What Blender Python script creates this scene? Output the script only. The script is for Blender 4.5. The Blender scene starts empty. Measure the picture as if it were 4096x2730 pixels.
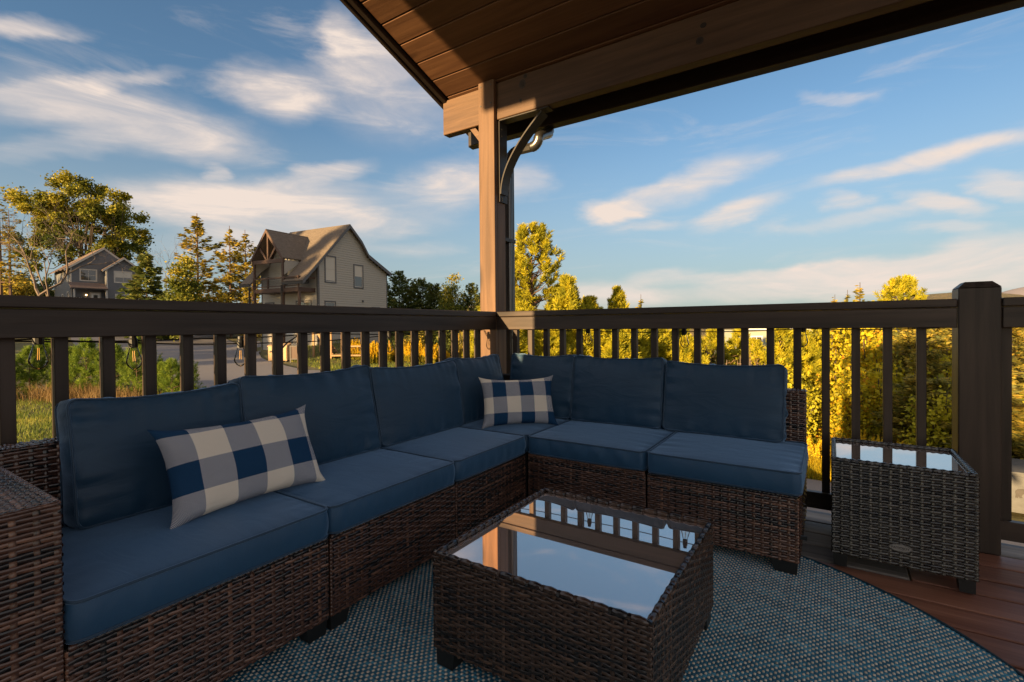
import bpy, bmesh, math, random
import numpy as np
from mathutils import Vector, Matrix

PI = math.pi
scene = bpy.context.scene
col = scene.collection

# ------------------------------------------------------------------ camera, sky, sun, exposure
cam_d = bpy.data.cameras.new('camera')
cam_d.sensor_width = 36.0
cam_d.lens = 17.119
cam_d.shift_y = -0.0097
cam_d.clip_start = 0.02
cam_d.clip_end = 6000
cam = bpy.data.objects.new('camera', cam_d)
col.objects.link(cam)
_R = (0.83598055, 0.54869354, -0.00848011)
_U = (0.00127317, 0.01351389, 0.99990787)
_F = (-0.54875759, 0.83591433, -0.01059877)
cam.matrix_world = Matrix(((_R[0], _U[0], -_F[0], 0.0), (_R[1], _U[1], -_F[1], 0.0), (_R[2], _U[2], -_F[2], 1.0), (0, 0, 0, 1)))
scene.camera = cam

SUN_EL = math.radians(8.2)
SUN_AZ = math.atan2(-0.121, -0.993)          # direction towards the sun, measured from +Y to +X
scene.view_settings.view_transform = 'Standard'
scene.view_settings.look = 'None'
scene.view_settings.gamma = 1.0
scene.view_settings.use_curve_mapping = False
scene.view_settings.exposure = 1.72

sun_d = bpy.data.lights.new('sun', 'SUN')
sun_d.energy = 4.4
sun_d.angle = math.radians(0.5)
sun_d.color = (1.0, 0.68, 0.33)
sun = bpy.data.objects.new('sun', sun_d)
col.objects.link(sun)
sdir = Vector((math.sin(SUN_AZ) * math.cos(SUN_EL), math.cos(SUN_AZ) * math.cos(SUN_EL), math.sin(SUN_EL)))
sun.rotation_euler = sdir.to_track_quat('Z', 'Y').to_euler()
sun.location = sdir * 60

# azimuth, elevation, half length, half height, tilt (radians), opacity of each cirrus streak
CLOUDS = [(-1.224, 0.324, 0.155, 0.0307, -0.044, 1.0), (-1.361, 0.311, 0.07, 0.016, 0.27, 0.45), (-1.359, 0.411, 0.053, 0.0106, 0.262, 0.75), (-1.023, 0.409, 0.079, 0.031, 0.034, 1.0), (-0.834, 0.491, 0.126, 0.0366, 0.372, 0.95), (-0.915, 0.514, 0.043, 0.0266, -0.312, 0.7), (-0.793, 0.426, 0.136, 0.0503, 0.073, 0.5), (-1.054, 0.228, 0.22, 0.0271, 0.102, 0.95), (-0.966, 0.202, 0.222, 0.0238, 0.034, 0.9), (-0.941, 0.29, 0.087, 0.0137, 0.228, 0.75), (-1.118, 0.267, 0.023, 0.01, -0.147, 0.6), (-0.699, 0.276, 0.097, 0.0343, 0.12, 0.8), (-0.566, 0.285, 0.071, 0.0245, 0.149, 0.6), (-0.241, 0.26, 0.131, 0.0203, 0.239, 1.0), (-0.382, 0.226, 0.053, 0.0141, -0.052, 1.0), (-0.157, 0.204, 0.069, 0.0155, 0.237, 0.85), (0.125, 0.248, 0.132, 0.0108, 0.049, 1.0), (0.14, 0.181, 0.05, 0.0129, -0.293, 1.0), (0.012, 0.205, 0.038, 0.0113, -0.143, 0.7), (0.211, 0.195, 0.042, 0.012, -0.377, 0.9), (0.006, 0.366, 0.054, 0.0064, -0.278, 0.35), (0.065, 0.073, 0.245, 0.0227, 0.023, 1.0), (0.202, 0.116, 0.067, 0.0137, -0.029, 0.9), (-0.274, 0.095, 0.073, 0.0126, 0.016, 0.75), (-0.383, 0.063, 0.103, 0.0192, -0.021, 0.7), (-0.77, 0.153, 0.077, 0.012, 0.02, 0.3), (-1.293, 0.362, 0.115, 0.0106, 0.377, 0.5), (0.024, 0.171, 0.102, 0.0085, 0.04, 0.55), (-1.026, 0.155, 0.16, 0.0196, 0.063, 0.6), (-0.298, 0.192, 0.049, 0.0082, -0.063, 0.4), (0.16, 0.144, 0.058, 0.0058, -0.072, 0.5), (-1.334, 0.265, 0.099, 0.0121, 0.305, 0.3), (0.02, 0.056, 0.34, 0.012, 0.0, 0.5), (-0.12, 0.088, 0.14, 0.009, 0.05, 0.6), (0.14, 0.092, 0.16, 0.012, 0.02, 0.7)]
SKY_STRENGTH = 0.068
CLOUD_RGB = (0.268, 0.228, 0.202)              # radiance of a sunlit streak before exposure

world = bpy.data.worlds.new('World')
scene.world = world
world.use_nodes = True
wn, wl = world.node_tree.nodes, world.node_tree.links
wn.clear()

def wnode(t, **kw):
    n = wn.new(t)
    for k, v in kw.items():
        setattr(n, k, v)
    return n

def wmath(op, a, b=None, clamp=False):
    n = wnode('ShaderNodeMath', operation=op)
    n.use_clamp = clamp
    for i, v in enumerate((a, b)):
        if v is None:
            continue
        if isinstance(v, (int, float)):
            n.inputs[i].default_value = v
        else:
            wl.new(v, n.inputs[i])
    return n.outputs[0]

sky = wnode('ShaderNodeTexSky', sky_type='NISHITA')
sky.sun_disc = False
sky.sun_elevation = SUN_EL
sky.sun_rotation = SUN_AZ
sky.altitude = 500
sky.air_density = 1.0
sky.dust_density = 0.6
sky.ozone_density = 1.6
tc = wnode('ShaderNodeTexCoord')
sep = wnode('ShaderNodeSeparateXYZ')
wl.new(tc.outputs['Generated'], sep.inputs[0])
az = wmath('ARCTAN2', sep.outputs[0], sep.outputs[1])
el = wmath('ARCSINE', sep.outputs[2])
comb = wnode('ShaderNodeCombineXYZ')
wl.new(az, comb.inputs[0])
wl.new(el, comb.inputs[1])
# ragged edges: warp the angles with noise, finer across a streak than along it
wmap = wnode('ShaderNodeMapping')
wmap.inputs['Scale'].default_value = (1.0, 2.4, 1.0)
wmap.inputs['Rotation'].default_value = (0, 0, 0.16)
wl.new(comb.outputs[0], wmap.inputs['Vector'])
wno = wnode('ShaderNodeTexNoise')
wno.inputs['Scale'].default_value = 9.0
wno.inputs['Detail'].default_value = 5.0
wno.inputs['Roughness'].default_value = 0.55
wl.new(wmap.outputs[0], wno.inputs['Vector'])
sub = wnode('ShaderNodeVectorMath', operation='SUBTRACT')
wl.new(wno.outputs['Color'], sub.inputs[0])
sub.inputs[1].default_value = (0.5, 0.5, 0.5)
mul = wnode('ShaderNodeVectorMath', operation='MULTIPLY')
wl.new(sub.outputs[0], mul.inputs[0])
mul.inputs[1].default_value = (0.13, 0.036, 0)
add = wnode('ShaderNodeVectorMath', operation='ADD')
wl.new(comb.outputs[0], add.inputs[0])
wl.new(mul.outputs[0], add.inputs[1])
dens = None
for (a0, e0, w, h, t, s) in CLOUDS:
    m = wnode('ShaderNodeMapping', vector_type='TEXTURE')
    m.inputs['Location'].default_value = (a0, e0, 0)
    m.inputs['Rotation'].default_value = (0, 0, t)
    m.inputs['Scale'].default_value = (w * 1.5, h * 1.95, 1)
    wl.new(add.outputs[0], m.inputs['Vector'])
    ln = wnode('ShaderNodeVectorMath', operation='LENGTH')
    wl.new(m.outputs[0], ln.inputs[0])
    mr = wnode('ShaderNodeMapRange', interpolation_type='SMOOTHSTEP')
    mr.inputs['From Min'].default_value = 0.2
    mr.inputs['From Max'].default_value = 1.0
    mr.inputs['To Min'].default_value = s
    mr.inputs['To Max'].default_value = 0.0
    wl.new(ln.outputs['Value'], mr.inputs['Value'])
    dens = mr.outputs[0] if dens is None else wmath('ADD', dens, mr.outputs[0])
# thin streaky cirrus all round the sky, so it goes on outside the view
cmap = wnode('ShaderNodeMapping')
cmap.inputs['Scale'].default_value = (2.2, 11.0, 1.0)
cmap.inputs['Rotation'].default_value = (0, 0, 0.12)
wl.new(comb.outputs[0], cmap.inputs['Vector'])
cn = wnode('ShaderNodeTexNoise')
cn.inputs['Scale'].default_value = 1.6
cn.inputs['Detail'].default_value = 8.0
cn.inputs['Roughness'].default_value = 0.62
cn.inputs['Distortion'].default_value = 0.7
wl.new(cmap.outputs[0], cn.inputs['Vector'])
fine = wnode('ShaderNodeMapRange', interpolation_type='SMOOTHSTEP')
fine.inputs['From Min'].default_value = 0.32
fine.inputs['From Max'].default_value = 0.66
fine.inputs['To Min'].default_value = 0.5
fine.inputs['To Max'].default_value = 1.1
wl.new(cn.outputs['Fac'], fine.inputs['Value'])
veil = wnode('ShaderNodeMapRange', interpolation_type='SMOOTHSTEP')
veil.inputs['From Min'].default_value = 0.5
veil.inputs['From Max'].default_value = 0.78
veil.inputs['To Min'].default_value = 0.0
veil.inputs['To Max'].default_value = 0.3
wl.new(cn.outputs['Fac'], veil.inputs['Value'])
# denser broken cirrus added over the sky out of view, brightening the shaded deck
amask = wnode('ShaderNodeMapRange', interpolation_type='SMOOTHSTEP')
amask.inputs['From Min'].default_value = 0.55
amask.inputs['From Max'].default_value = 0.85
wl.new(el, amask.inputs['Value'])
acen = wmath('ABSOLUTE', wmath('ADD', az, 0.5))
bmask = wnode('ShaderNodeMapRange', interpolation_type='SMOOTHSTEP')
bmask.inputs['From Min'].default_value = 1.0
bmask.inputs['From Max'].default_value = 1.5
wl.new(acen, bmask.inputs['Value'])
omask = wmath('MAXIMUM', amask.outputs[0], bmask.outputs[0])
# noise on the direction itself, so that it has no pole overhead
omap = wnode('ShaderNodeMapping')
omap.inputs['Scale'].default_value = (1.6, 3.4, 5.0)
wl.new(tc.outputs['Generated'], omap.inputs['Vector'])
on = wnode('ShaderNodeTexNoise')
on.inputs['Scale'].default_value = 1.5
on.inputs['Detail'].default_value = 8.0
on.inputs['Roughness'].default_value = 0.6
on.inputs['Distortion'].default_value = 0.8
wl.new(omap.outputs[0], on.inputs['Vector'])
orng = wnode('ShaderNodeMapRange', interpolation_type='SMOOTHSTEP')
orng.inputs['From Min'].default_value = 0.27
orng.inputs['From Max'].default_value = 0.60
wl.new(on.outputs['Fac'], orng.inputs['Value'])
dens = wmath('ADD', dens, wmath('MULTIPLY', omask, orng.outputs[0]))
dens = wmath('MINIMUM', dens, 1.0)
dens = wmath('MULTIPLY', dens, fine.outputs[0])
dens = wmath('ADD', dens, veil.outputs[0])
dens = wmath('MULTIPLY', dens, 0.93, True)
tint = wnode('ShaderNodeMix', data_type='RGBA', blend_type='MULTIPLY')
tint.inputs[0].default_value = 1.0
tint.inputs[7].default_value = (0.65, 0.76, 0.84, 1)
wl.new(sky.outputs[0], tint.inputs[6])
# pale moisture towards the horizon, the same all round
hz_ = wnode('ShaderNodeMapRange', interpolation_type='SMOOTHSTEP')
hz_.inputs['From Min'].default_value = 0.0
hz_.inputs['From Max'].default_value = 0.42
hz_.inputs['To Min'].default_value = 0.80
hz_.inputs['To Max'].default_value = 0.0
wl.new(el, hz_.inputs['Value'])
hmix = wnode('ShaderNodeMix', data_type='RGBA')
# the aureole round the low sun stays as the sky model gives it
sdot = wnode('ShaderNodeVectorMath', operation='DOT_PRODUCT')
wl.new(tc.outputs['Generated'], sdot.inputs[0])
sdot.inputs[1].default_value = tuple(sdir)
au = wnode('ShaderNodeMapRange', interpolation_type='SMOOTHSTEP')
au.inputs['From Min'].default_value = -0.1
au.inputs['From Max'].default_value = 0.6
au.inputs['To Min'].default_value = 1.0
au.inputs['To Max'].default_value = 0.0
wl.new(sdot.outputs['Value'], au.inputs['Value'])
wl.new(wmath('MULTIPLY', hz_.outputs[0], au.outputs[0]), hmix.inputs[0])
wl.new(tint.outputs[2], hmix.inputs[6])
hmix.inputs[7].default_value = tuple(c / SKY_STRENGTH for c in (0.116, 0.133, 0.143)) + (1,)
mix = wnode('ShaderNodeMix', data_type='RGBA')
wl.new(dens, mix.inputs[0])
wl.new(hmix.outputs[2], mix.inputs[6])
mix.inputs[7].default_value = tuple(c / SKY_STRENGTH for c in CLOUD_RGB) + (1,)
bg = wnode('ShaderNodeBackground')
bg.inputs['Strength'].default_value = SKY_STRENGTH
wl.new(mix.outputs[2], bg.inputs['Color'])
wo = wnode('ShaderNodeOutputWorld')
wl.new(bg.outputs[0], wo.inputs['Surface'])

# ------------------------------------------------------------------ material helpers
class NT:
    def __init__(s, name):
        s.m = bpy.data.materials.new(name)
        s.m.use_nodes = True
        s.n, s.l = s.m.node_tree.nodes, s.m.node_tree.links
        s.p = s.n['Principled BSDF']
        s.out = s.n['Material Output']
    def node(s, t, **kw):
        x = s.n.new(t)
        for k, v in kw.items():
            setattr(x, k, v)
        return x
    def link(s, a, b):
        s.l.new(a, b)
    def val(s, sock, v):
        if isinstance(v, (int, float, tuple)):
            sock.default_value = v
        else:
            s.l.new(v, sock)
    def math(s, op, a, b=None, clamp=False):
        x = s.node('ShaderNodeMath', operation=op)
        x.use_clamp = clamp
        s.val(x.inputs[0], a)
        if b is not None:
            s.val(x.inputs[1], b)
        return x.outputs[0]
    def mix(s, f, a, b, mode='MIX'):
        x = s.node('ShaderNodeMix', data_type='RGBA', blend_type=mode)
        s.val(x.inputs[0], f)
        s.val(x.inputs[6], a if not isinstance(a, tuple) else a[:3] + (1,))
        s.val(x.inputs[7], b if not isinstance(b, tuple) else b[:3] + (1,))
        return x.outputs[2]
    def ramp(s, f, stops):
        x = s.node('ShaderNodeValToRGB')
        e = x.color_ramp.elements
        while len(e) < len(stops):
            e.new(0.5)
        for i, (p, c) in enumerate(stops):
            e[i].position = p
            e[i].color = c[:3] + (1,)
        s.val(x.inputs[0], f)
        return x.outputs[0]
    def coords(s, kind='Object', scale=(1, 1, 1), rot=(0, 0, 0), rnd=False):
        t = s.node('ShaderNodeTexCoord')
        v = t.outputs[kind]
        if rnd:
            oi = s.node('ShaderNodeObjectInfo')
            a = s.node('ShaderNodeVectorMath', operation='MULTIPLY_ADD')
            s.link(oi.outputs['Random'], a.inputs[0])
            a.inputs[1].default_value = (37.0, 53.0, 71.0)
            s.link(v, a.inputs[2])
            v = a.outputs[0]
        mp = s.node('ShaderNodeMapping')
        mp.inputs['Scale'].default_value = scale
        mp.inputs['Rotation'].default_value = rot
        s.link(v, mp.inputs['Vector'])
        return mp.outputs[0]
    def noise(s, v, scale=5, detail=4, rough=0.55, dist=0.0, out='Fac'):
        x = s.node('ShaderNodeTexNoise')
        x.inputs['Scale'].default_value = scale
        x.inputs['Detail'].default_value = detail
        x.inputs['Roughness'].default_value = rough
        x.inputs['Distortion'].default_value = dist
        s.link(v, x.inputs['Vector'])
        return x.outputs[out]
    def bump(s, h, strength=0.3, dist=0.01):
        b = s.node('ShaderNodeBump')
        b.inputs['Strength'].default_value = strength
        b.inputs['Distance'].default_value = dist
        s.link(h, b.inputs['Height'])
        s.link(b.outputs[0], s.p.inputs['Normal'])
        return b
    def rnd(s):
        return s.node('ShaderNodeObjectInfo').outputs['Random']
    def attr(s, name):
        a = s.node('ShaderNodeAttribute')
        a.attribute_name = name
        return a.outputs['Fac']

def plain(name, rgb, rough=0.6, metal=0.0, vary=0.0, spec=0.5):
    t = NT(name)
    t.p.inputs['Roughness'].default_value = rough
    t.p.inputs['Metallic'].default_value = metal
    t.p.inputs['Specular IOR Level'].default_value = spec
    n = t.noise(t.coords('Object'), 9, 5)
    lo = tuple(c * (1 - vary) for c in rgb)
    hi = tuple(min(1, c * (1 + vary)) for c in rgb)
    t.link(t.ramp(n, [(0.3, lo), (0.7, hi)]), t.p.inputs['Base Color'])
    t.bump(n, 0.08, 0.004)
    return t.m

def wood(name, axis, dark, light, rough=0.55, knots=True, grey=None, spec=0.4):
    """planed timber, grain along the given axis, knots, slight board to board change"""
    t = NT(name)
    sc = {'X': (1.2, 26, 26), 'Y': (26, 1.2, 26), 'Z': (26, 26, 1.2)}[axis]
    v = t.coords('Object', sc, rnd=True)
    g1 = t.noise(v, 1.0, 6, 0.6, 0.6)
    sc2 = {'X': (0.5, 5, 5), 'Y': (5, 0.5, 5), 'Z': (5, 5, 0.5)}[axis]
    g2 = t.noise(t.coords('Object', sc2, rnd=True), 1.5, 4, 0.5, 1.5)
    f = t.math('MULTIPLY', g1, 0.6)
    fsum = t.math('ADD', f, t.math('MULTIPLY', g2, 0.4))
    c = t.ramp(fsum, [(0.38, dark), (0.62, light)])
    if grey:
        gf = t.noise(t.coords('Object', (3, 9, 3), rnd=True), 2.0, 5, 0.6)
        c = t.mix(t.ramp(gf, [(0.42, (0, 0, 0)), (0.62, (1, 1, 1))]), c, grey)
    rr = t.math('ADD', t.math('MULTIPLY', t.rnd(), 0.35), 0.82)
    sc_ = t.node('ShaderNodeVectorMath', operation='SCALE')
    t.link(c, sc_.inputs[0])
    t.link(rr, sc_.inputs['Scale'])
    c = sc_.outputs[0]
    if knots:
        ks = {'X': (1.1, 4.2, 4.2), 'Y': (4.2, 1.1, 4.2), 'Z': (4.2, 4.2, 1.1)}[axis]
        vo = t.node('ShaderNodeTexVoronoi')
        vo.inputs['Scale'].default_value = 1.0
        t.link(t.coords('Object', ks, rnd=True), vo.inputs['Vector'])
        k = t.ramp(vo.outputs['Distance'], [(0.04, (1, 1, 1)), (0.15, (0, 0, 0))])
        c = t.mix(t.math('MULTIPLY', k, 0.85), c, tuple(x * 0.35 for x in dark))
    t.link(c, t.p.inputs['Base Color'])
    t.p.inputs['Roughness'].default_value = rough
    t.p.inputs['Specular IOR Level'].default_value = spec
    t.bump(g1, 0.35, 0.004)
    return t.m

def strand_mat(name, dark, mid, light):
    """polyrattan: each strand its own brown or black, blotched along its length"""
    t = NT(name)
    v = t.coords('Object', (9, 60, 60), rnd=True)
    n = t.noise(v, 1.0, 3, 0.5)
    f = t.math('ADD', t.math('MULTIPLY', t.rnd(), 0.42), t.math('MULTIPLY', n, 0.78))
    t.link(t.ramp(f, [(0.34, dark), (0.46, dark), (0.54, mid), (0.72, mid), (0.88, light)]), t.p.inputs['Base Color'])
    t.p.inputs['Roughness'].default_value = 0.22
    t.p.inputs['Specular IOR Level'].default_value = 0.75
    st = t.noise(t.coords('Object', (4, 420, 420), rnd=True), 1.0, 2)
    t.bump(st, 0.25, 0.001)
    return t.m

def fabric(name, rgb, fold=0.35, sheen=0.8):
    t = NT(name)
    n = t.noise(t.coords('Object'), 3.0, 4, 0.5)
    c = t.ramp(n, [(0.3, tuple(x * 0.88 for x in rgb)), (0.7, tuple(x * 1.1 for x in rgb))])
    t.link(c, t.p.inputs['Base Color'])
    t.p.inputs['Roughness'].default_value = 0.55
    t.p.inputs['Specular IOR Level'].default_value = 0.5
    t.p.inputs['Sheen Weight'].default_value = sheen
    t.p.inputs['Sheen Roughness'].default_value = 0.4
    t.p.inputs['Sheen Tint'].default_value = (0.42, 0.66, 1.0, 1)
    fine = t.noise(t.coords('Object', (1, 1, 1)), 650, 2)
    wr = t.noise(t.coords('Object', (2.2, 6.0, 4.0)), 2.2, 3, 0.5, 1.2)
    h = t.math('ADD', t.math('MULTIPLY', fine, 0.05), t.math('MULTIPLY', wr, fold))
    t.bump(h, 0.35, 0.02)
    return t.m

def leaf_mat(name, stops, trans=0.35, rough=0.6):
    t = NT(name)
    c = t.ramp(t.attr('tint'), stops)
    t.link(c, t.p.inputs['Base Color'])
    t.p.inputs['Roughness'].default_value = rough
    t.p.inputs['Specular IOR Level'].default_value = 0.25
    tr = t.node('ShaderNodeBsdfTranslucent')
    t.link(c, tr.inputs['Color'])
    mx = t.node('ShaderNodeMixShader')
    mx.inputs[0].default_value = trans
    t.link(t.p.outputs[0], mx.inputs[1])
    t.link(tr.outputs[0], mx.inputs[2])
    t.link(mx.outputs[0], t.out.inputs['Surface'])
    return t.m

M = {}
def axes(key, *a, **k):
    for ax in 'XYZ':
        M[key + ax] = wood(key + '_' + ax, ax, *a, **k)
axes('rail', (0.024, 0.016, 0.0115), (0.062, 0.042, 0.031), 0.45)
axes('post', (0.080, 0.041, 0.020), (0.150, 0.080, 0.041), 0.55)
axes('ceil', (0.105, 0.048, 0.024), (0.175, 0.085, 0.042), 0.5)
axes('trim', (0.020, 0.013, 0.010), (0.036, 0.024, 0.018), 0.5)
axes('plankgrey', (0.16, 0.135, 0.115), (0.32, 0.28, 0.24), 0.7)
axes('plankred', (0.16, 0.062, 0.038), (0.30, 0.135, 0.085), 0.45)
axes('rawwood', (0.30, 0.17, 0.075), (0.44, 0.27, 0.13), 0.7)
axes('darkwood', (0.06, 0.032, 0.02), (0.11, 0.06, 0.038), 0.6)
M['strand'] = strand_mat('wicker_brown', (0.010, 0.008, 0.008), (0.078, 0.036, 0.023), (0.21, 0.105, 0.065))
M['strand_table'] = strand_mat('wicker_dark_brown', (0.010, 0.008, 0.008), (0.046, 0.026, 0.017), (0.105, 0.060, 0.038))
M['strand_grey'] = strand_mat('wicker_grey_brown', (0.012, 0.011, 0.010), (0.040, 0.036, 0.030), (0.085, 0.076, 0.062))
M['core'] = plain('wicker_core', (0.008, 0.006, 0.005), 0.8)
M['foot'] = plain('black_plastic', (0.012, 0.013, 0.013), 0.45)
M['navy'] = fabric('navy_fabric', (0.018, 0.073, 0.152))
M['navy_back'] = fabric('navy_back_fabric', (0.013, 0.051, 0.100), 0.7, 0.6)  # same cloth as the seats, darkened for the shade on the backs
M['piping'] = fabric('navy_piping', (0.014, 0.045, 0.085))
M['black'] = plain('black_rubber', (0.012, 0.012, 0.012), 0.5)
M['steel'] = plain('grey_steel', (0.09, 0.09, 0.088), 0.6, 0.2, 0.15)
M['iron'] = plain('dark_iron', (0.040, 0.034, 0.030), 0.5, 0.3, 0.2)
M['gutter'] = plain('brown_gutter', (0.035, 0.028, 0.024), 0.35, 0.3)
M['downspout'] = plain('dark_bronze_metal', (0.16, 0.15, 0.14), 0.3, 0.85)
M['plaque'] = plain('dull_metal_plaque', (0.30, 0.28, 0.26), 0.45, 0.4)
M['ink'] = plain('black_ink', (0.01, 0.01, 0.01), 0.6)
M['white'] = plain('white_paint', (0.75, 0.74, 0.70), 0.6, vary=0.04)
M['cream'] = plain('cream_trim', (0.50, 0.45, 0.38), 0.6, vary=0.06)
M['trimgrey'] = plain('slate_trim', (0.10, 0.098, 0.10), 0.6, vary=0.08)
M['tan'] = plain('tan_siding', (0.40, 0.365, 0.305), 0.7, vary=0.05)
M['grey_siding'] = plain('slate_blue_siding', (0.130, 0.130, 0.134), 0.7, vary=0.06)
M['pale'] = plain('pale_wall', (0.36, 0.38, 0.31), 0.7, vary=0.05)
M['pumpkin'] = plain('pumpkin_skin', (0.62, 0.14, 0.01), 0.5, vary=0.15)
M['blind'] = plain('window_blind', (0.55, 0.50, 0.42), 0.7, vary=0.03)

# dark tempered glass table top
t = NT('black_glass')
t.p.inputs['Base Color'].default_value = (0.86, 0.70, 0.61, 1)
t.p.inputs['Metallic'].default_value = 0.9
t.p.inputs['IOR'].default_value = 1.6
t.p.inputs['Specular IOR Level'].default_value = 0.5
n = t.noise(t.coords('Object'), 60, 4, 0.7)
t.link(t.ramp(n, [(0.55, (0.012, 0.012, 0.012)), (0.8, (0.05, 0.05, 0.05))]), t.p.inputs['Roughness'])
M['glass_top'] = t.m
# house window glass
t = NT('window_glass')
t.p.inputs['Base Color'].default_value = (0.05, 0.05, 0.05, 1)
t.p.inputs['Roughness'].default_value = 0.03
t.p.inputs['IOR'].default_value = 1.9
M['pane'] = t.m
# clear bulb glass
t = NT('bulb_glass')
tb = t.node('ShaderNodeBsdfTransparent'); tb.inputs[0].default_value = (0.93, 0.93, 0.91, 1)
gb = t.node('ShaderNodeBsdfGlossy'); gb.inputs['Roughness'].default_value = 0.02
lw = t.node('ShaderNodeLayerWeight'); lw.inputs['Blend'].default_value = 0.2
mx = t.node('ShaderNodeMixShader')
t.link(lw.outputs['Fresnel'], mx.inputs[0]); t.link(tb.outputs[0], mx.inputs[1]); t.link(gb.outputs[0], mx.inputs[2])
t.link(mx.outputs[0], t.out.inputs['Surface'])
M['bulb'] = t.m
M['filament'] = plain('amber_filament', (0.75, 0.42, 0.08), 0.5)

# asphalt shingles
def shingle(name, a, b):
    t = NT(name)
    v = t.coords('Object')
    br = t.node('ShaderNodeTexBrick')
    br.inputs['Scale'].default_value = 3.3
    br.inputs['Mortar Size'].default_value = 0.012
    br.inputs['Color1'].default_value = a + (1,)
    br.inputs['Color2'].default_value = b + (1,)
    br.inputs['Mortar'].default_value = tuple(c * 0.6 for c in a) + (1,)
    t.link(t.coords('UV'), br.inputs['Vector'])
    n = t.noise(v, 14, 5, 0.7)
    c = t.mix(0.5, br.outputs['Color'], t.ramp(n, [(0.3, a), (0.7, b)]))
    t.link(c, t.p.inputs['Base Color'])
    t.p.inputs['Roughness'].default_value = 0.9
    t.bump(n, 0.4, 0.02)
    return t.m
M['shingle'] = shingle('brown_shingle', (0.105, 0.080, 0.058), (0.20, 0.155, 0.115))
M['shingle_red'] = shingle('reddish_shingle', (0.13, 0.085, 0.068), (0.20, 0.14, 0.11))

# buffalo check on the throw pillows (flat woven pattern, UV in cells)
def check(name, ou, ov):
    t = NT(name)
    tcn = t.node('ShaderNodeTexCoord')
    sp = t.node('ShaderNodeSeparateXYZ')
    t.link(tcn.outputs['UV'], sp.inputs[0])
    def band(x, off):
        f = t.math('FRACT', t.math('MULTIPLY', t.math('ADD', x, off), 0.5))
        return t.math('GREATER_THAN', f, 0.5)
    bu, bv = band(sp.outputs[0], ou), band(sp.outputs[1], ov)
    # twill: diagonal threads where a navy band crosses a cream one
    dg = t.math('FRACT', t.math('MULTIPLY', t.math('ADD', sp.outputs[0], sp.outputs[1]), 30.0))
    tw = t.math('GREATER_THAN', dg, 0.5)
    s = t.math('ADD', bu, bv)
    both = t.math('GREATER_THAN', s, 1.5)
    none = t.math('LESS_THAN', s, 0.5)
    navy, cream = (0.011, 0.052, 0.125), (0.86, 0.76, 0.62)
    mid = t.mix(tw, (0.07, 0.10, 0.18), (0.62, 0.60, 0.58))
    c = t.mix(both, mid, navy)
    c = t.mix(none, c, cream)
    t.link(c, t.p.inputs['Base Color'])
    t.p.inputs['Roughness'].default_value = 0.85
    t.p.inputs['Specular IOR Level'].default_value = 0.2
    w = t.noise(t.coords('Object'), 420, 2)
    wr = t.noise(t.coords('Object', (5, 9, 5)), 2.5, 3, 0.5, 1.0)
    t.bump(t.math('ADD', t.math('MULTIPLY', w, 0.05), t.math('MULTIPLY', wr, 0.35)), 0.4, 0.02)
    return t.m
M['check1'] = check('buffalo_check', 1.15, 0.15)
M['check2'] = check('buffalo_check_small', 0.22, 1.25)

# rug yarns
t = NT('rug_yarn')
c = t.ramp(t.attr('tint'), [(0.0, (0.010, 0.075, 0.135)), (0.25, (0.030, 0.19, 0.30)), (0.45, (0.085, 0.33, 0.47)), (0.6, (0.18, 0.38, 0.46)), (0.62, (0.52, 0.47, 0.37)), (1.0, (0.78, 0.70, 0.56))])
t.link(c, t.p.inputs['Base Color'])
t.p.inputs['Roughness'].default_value = 0.7
M['yarn'] = t.m
M['rugbase'] = plain('rug_base', (0.010, 0.045, 0.070), 0.9)

# ground
t = NT('ground_grass')
v = t.coords('Object')
n1 = t.noise(v, 0.35, 6, 0.6, 0.4)
n2 = t.noise(v, 3.0, 6, 0.7)
c = t.ramp(n1, [(0.35, (0.055, 0.070, 0.018)), (0.52, (0.12, 0.105, 0.030)), (0.68, (0.17, 0.125, 0.055))])
c = t.mix(0.45, c, t.ramp(n2, [(0.3, (0.05, 0.055, 0.016)), (0.7, (0.17, 0.14, 0.05))]))
t.link(c, t.p.inputs['Base Color'])
t.p.inputs['Roughness'].default_value = 0.95
t.bump(n2, 0.8, 0.08)
M['ground'] = t.m
t = NT('asphalt')
v = t.coords('Object')
n = t.noise(v, 40, 5, 0.7)
n0 = t.noise(v, 0.4, 4, 0.6)
c = t.ramp(n, [(0.3, (0.17, 0.155, 0.155)), (0.7, (0.25, 0.23, 0.225))])
c = t.mix(t.math('MULTIPLY', n0, 0.35), c, (0.10, 0.09, 0.09))
t.link(c, t.p.inputs['Base Color'])
t.p.inputs['Roughness'].default_value = 0.85
t.bump(n, 0.3, 0.01)
M['asphalt'] = t.m
t = NT('wooded_hill')
v = t.coords('Object')
n = t.noise(v, 0.12, 8, 0.75)
t.link(t.ramp(n, [(0.35, (0.10, 0.095, 0.05)), (0.65, (0.24, 0.18, 0.085))]), t.p.inputs['Base Color'])
t.p.inputs['Roughness'].default_value = 1.0
t.bump(n, 1.0, 6.0)
M['hill'] = t.m
t = NT('far_ridge')
n = t.noise(t.coords('Object'), 0.05, 6, 0.7)
t.link(t.ramp(n, [(0.3, (0.22, 0.20, 0.22)), (0.7, (0.30, 0.26, 0.26))]), t.p.inputs['Base Color'])
t.p.inputs['Roughness'].default_value = 1.0
M['ridge'] = t.m
M['bark'] = plain('bark', (0.075, 0.055, 0.040), 0.9, vary=0.35)
M['bark_red'] = plain('pine_bark', (0.12, 0.07, 0.045), 0.9, vary=0.35)
M['bark_grey'] = plain('dead_wood', (0.14, 0.105, 0.08), 0.9, vary=0.3)
M['leaf_oak'] = leaf_mat('oak_leaf', [(0.0, (0.055, 0.080, 0.014)), (0.45, (0.18, 0.185, 0.018)), (1.0, (0.42, 0.34, 0.022))])
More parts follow.
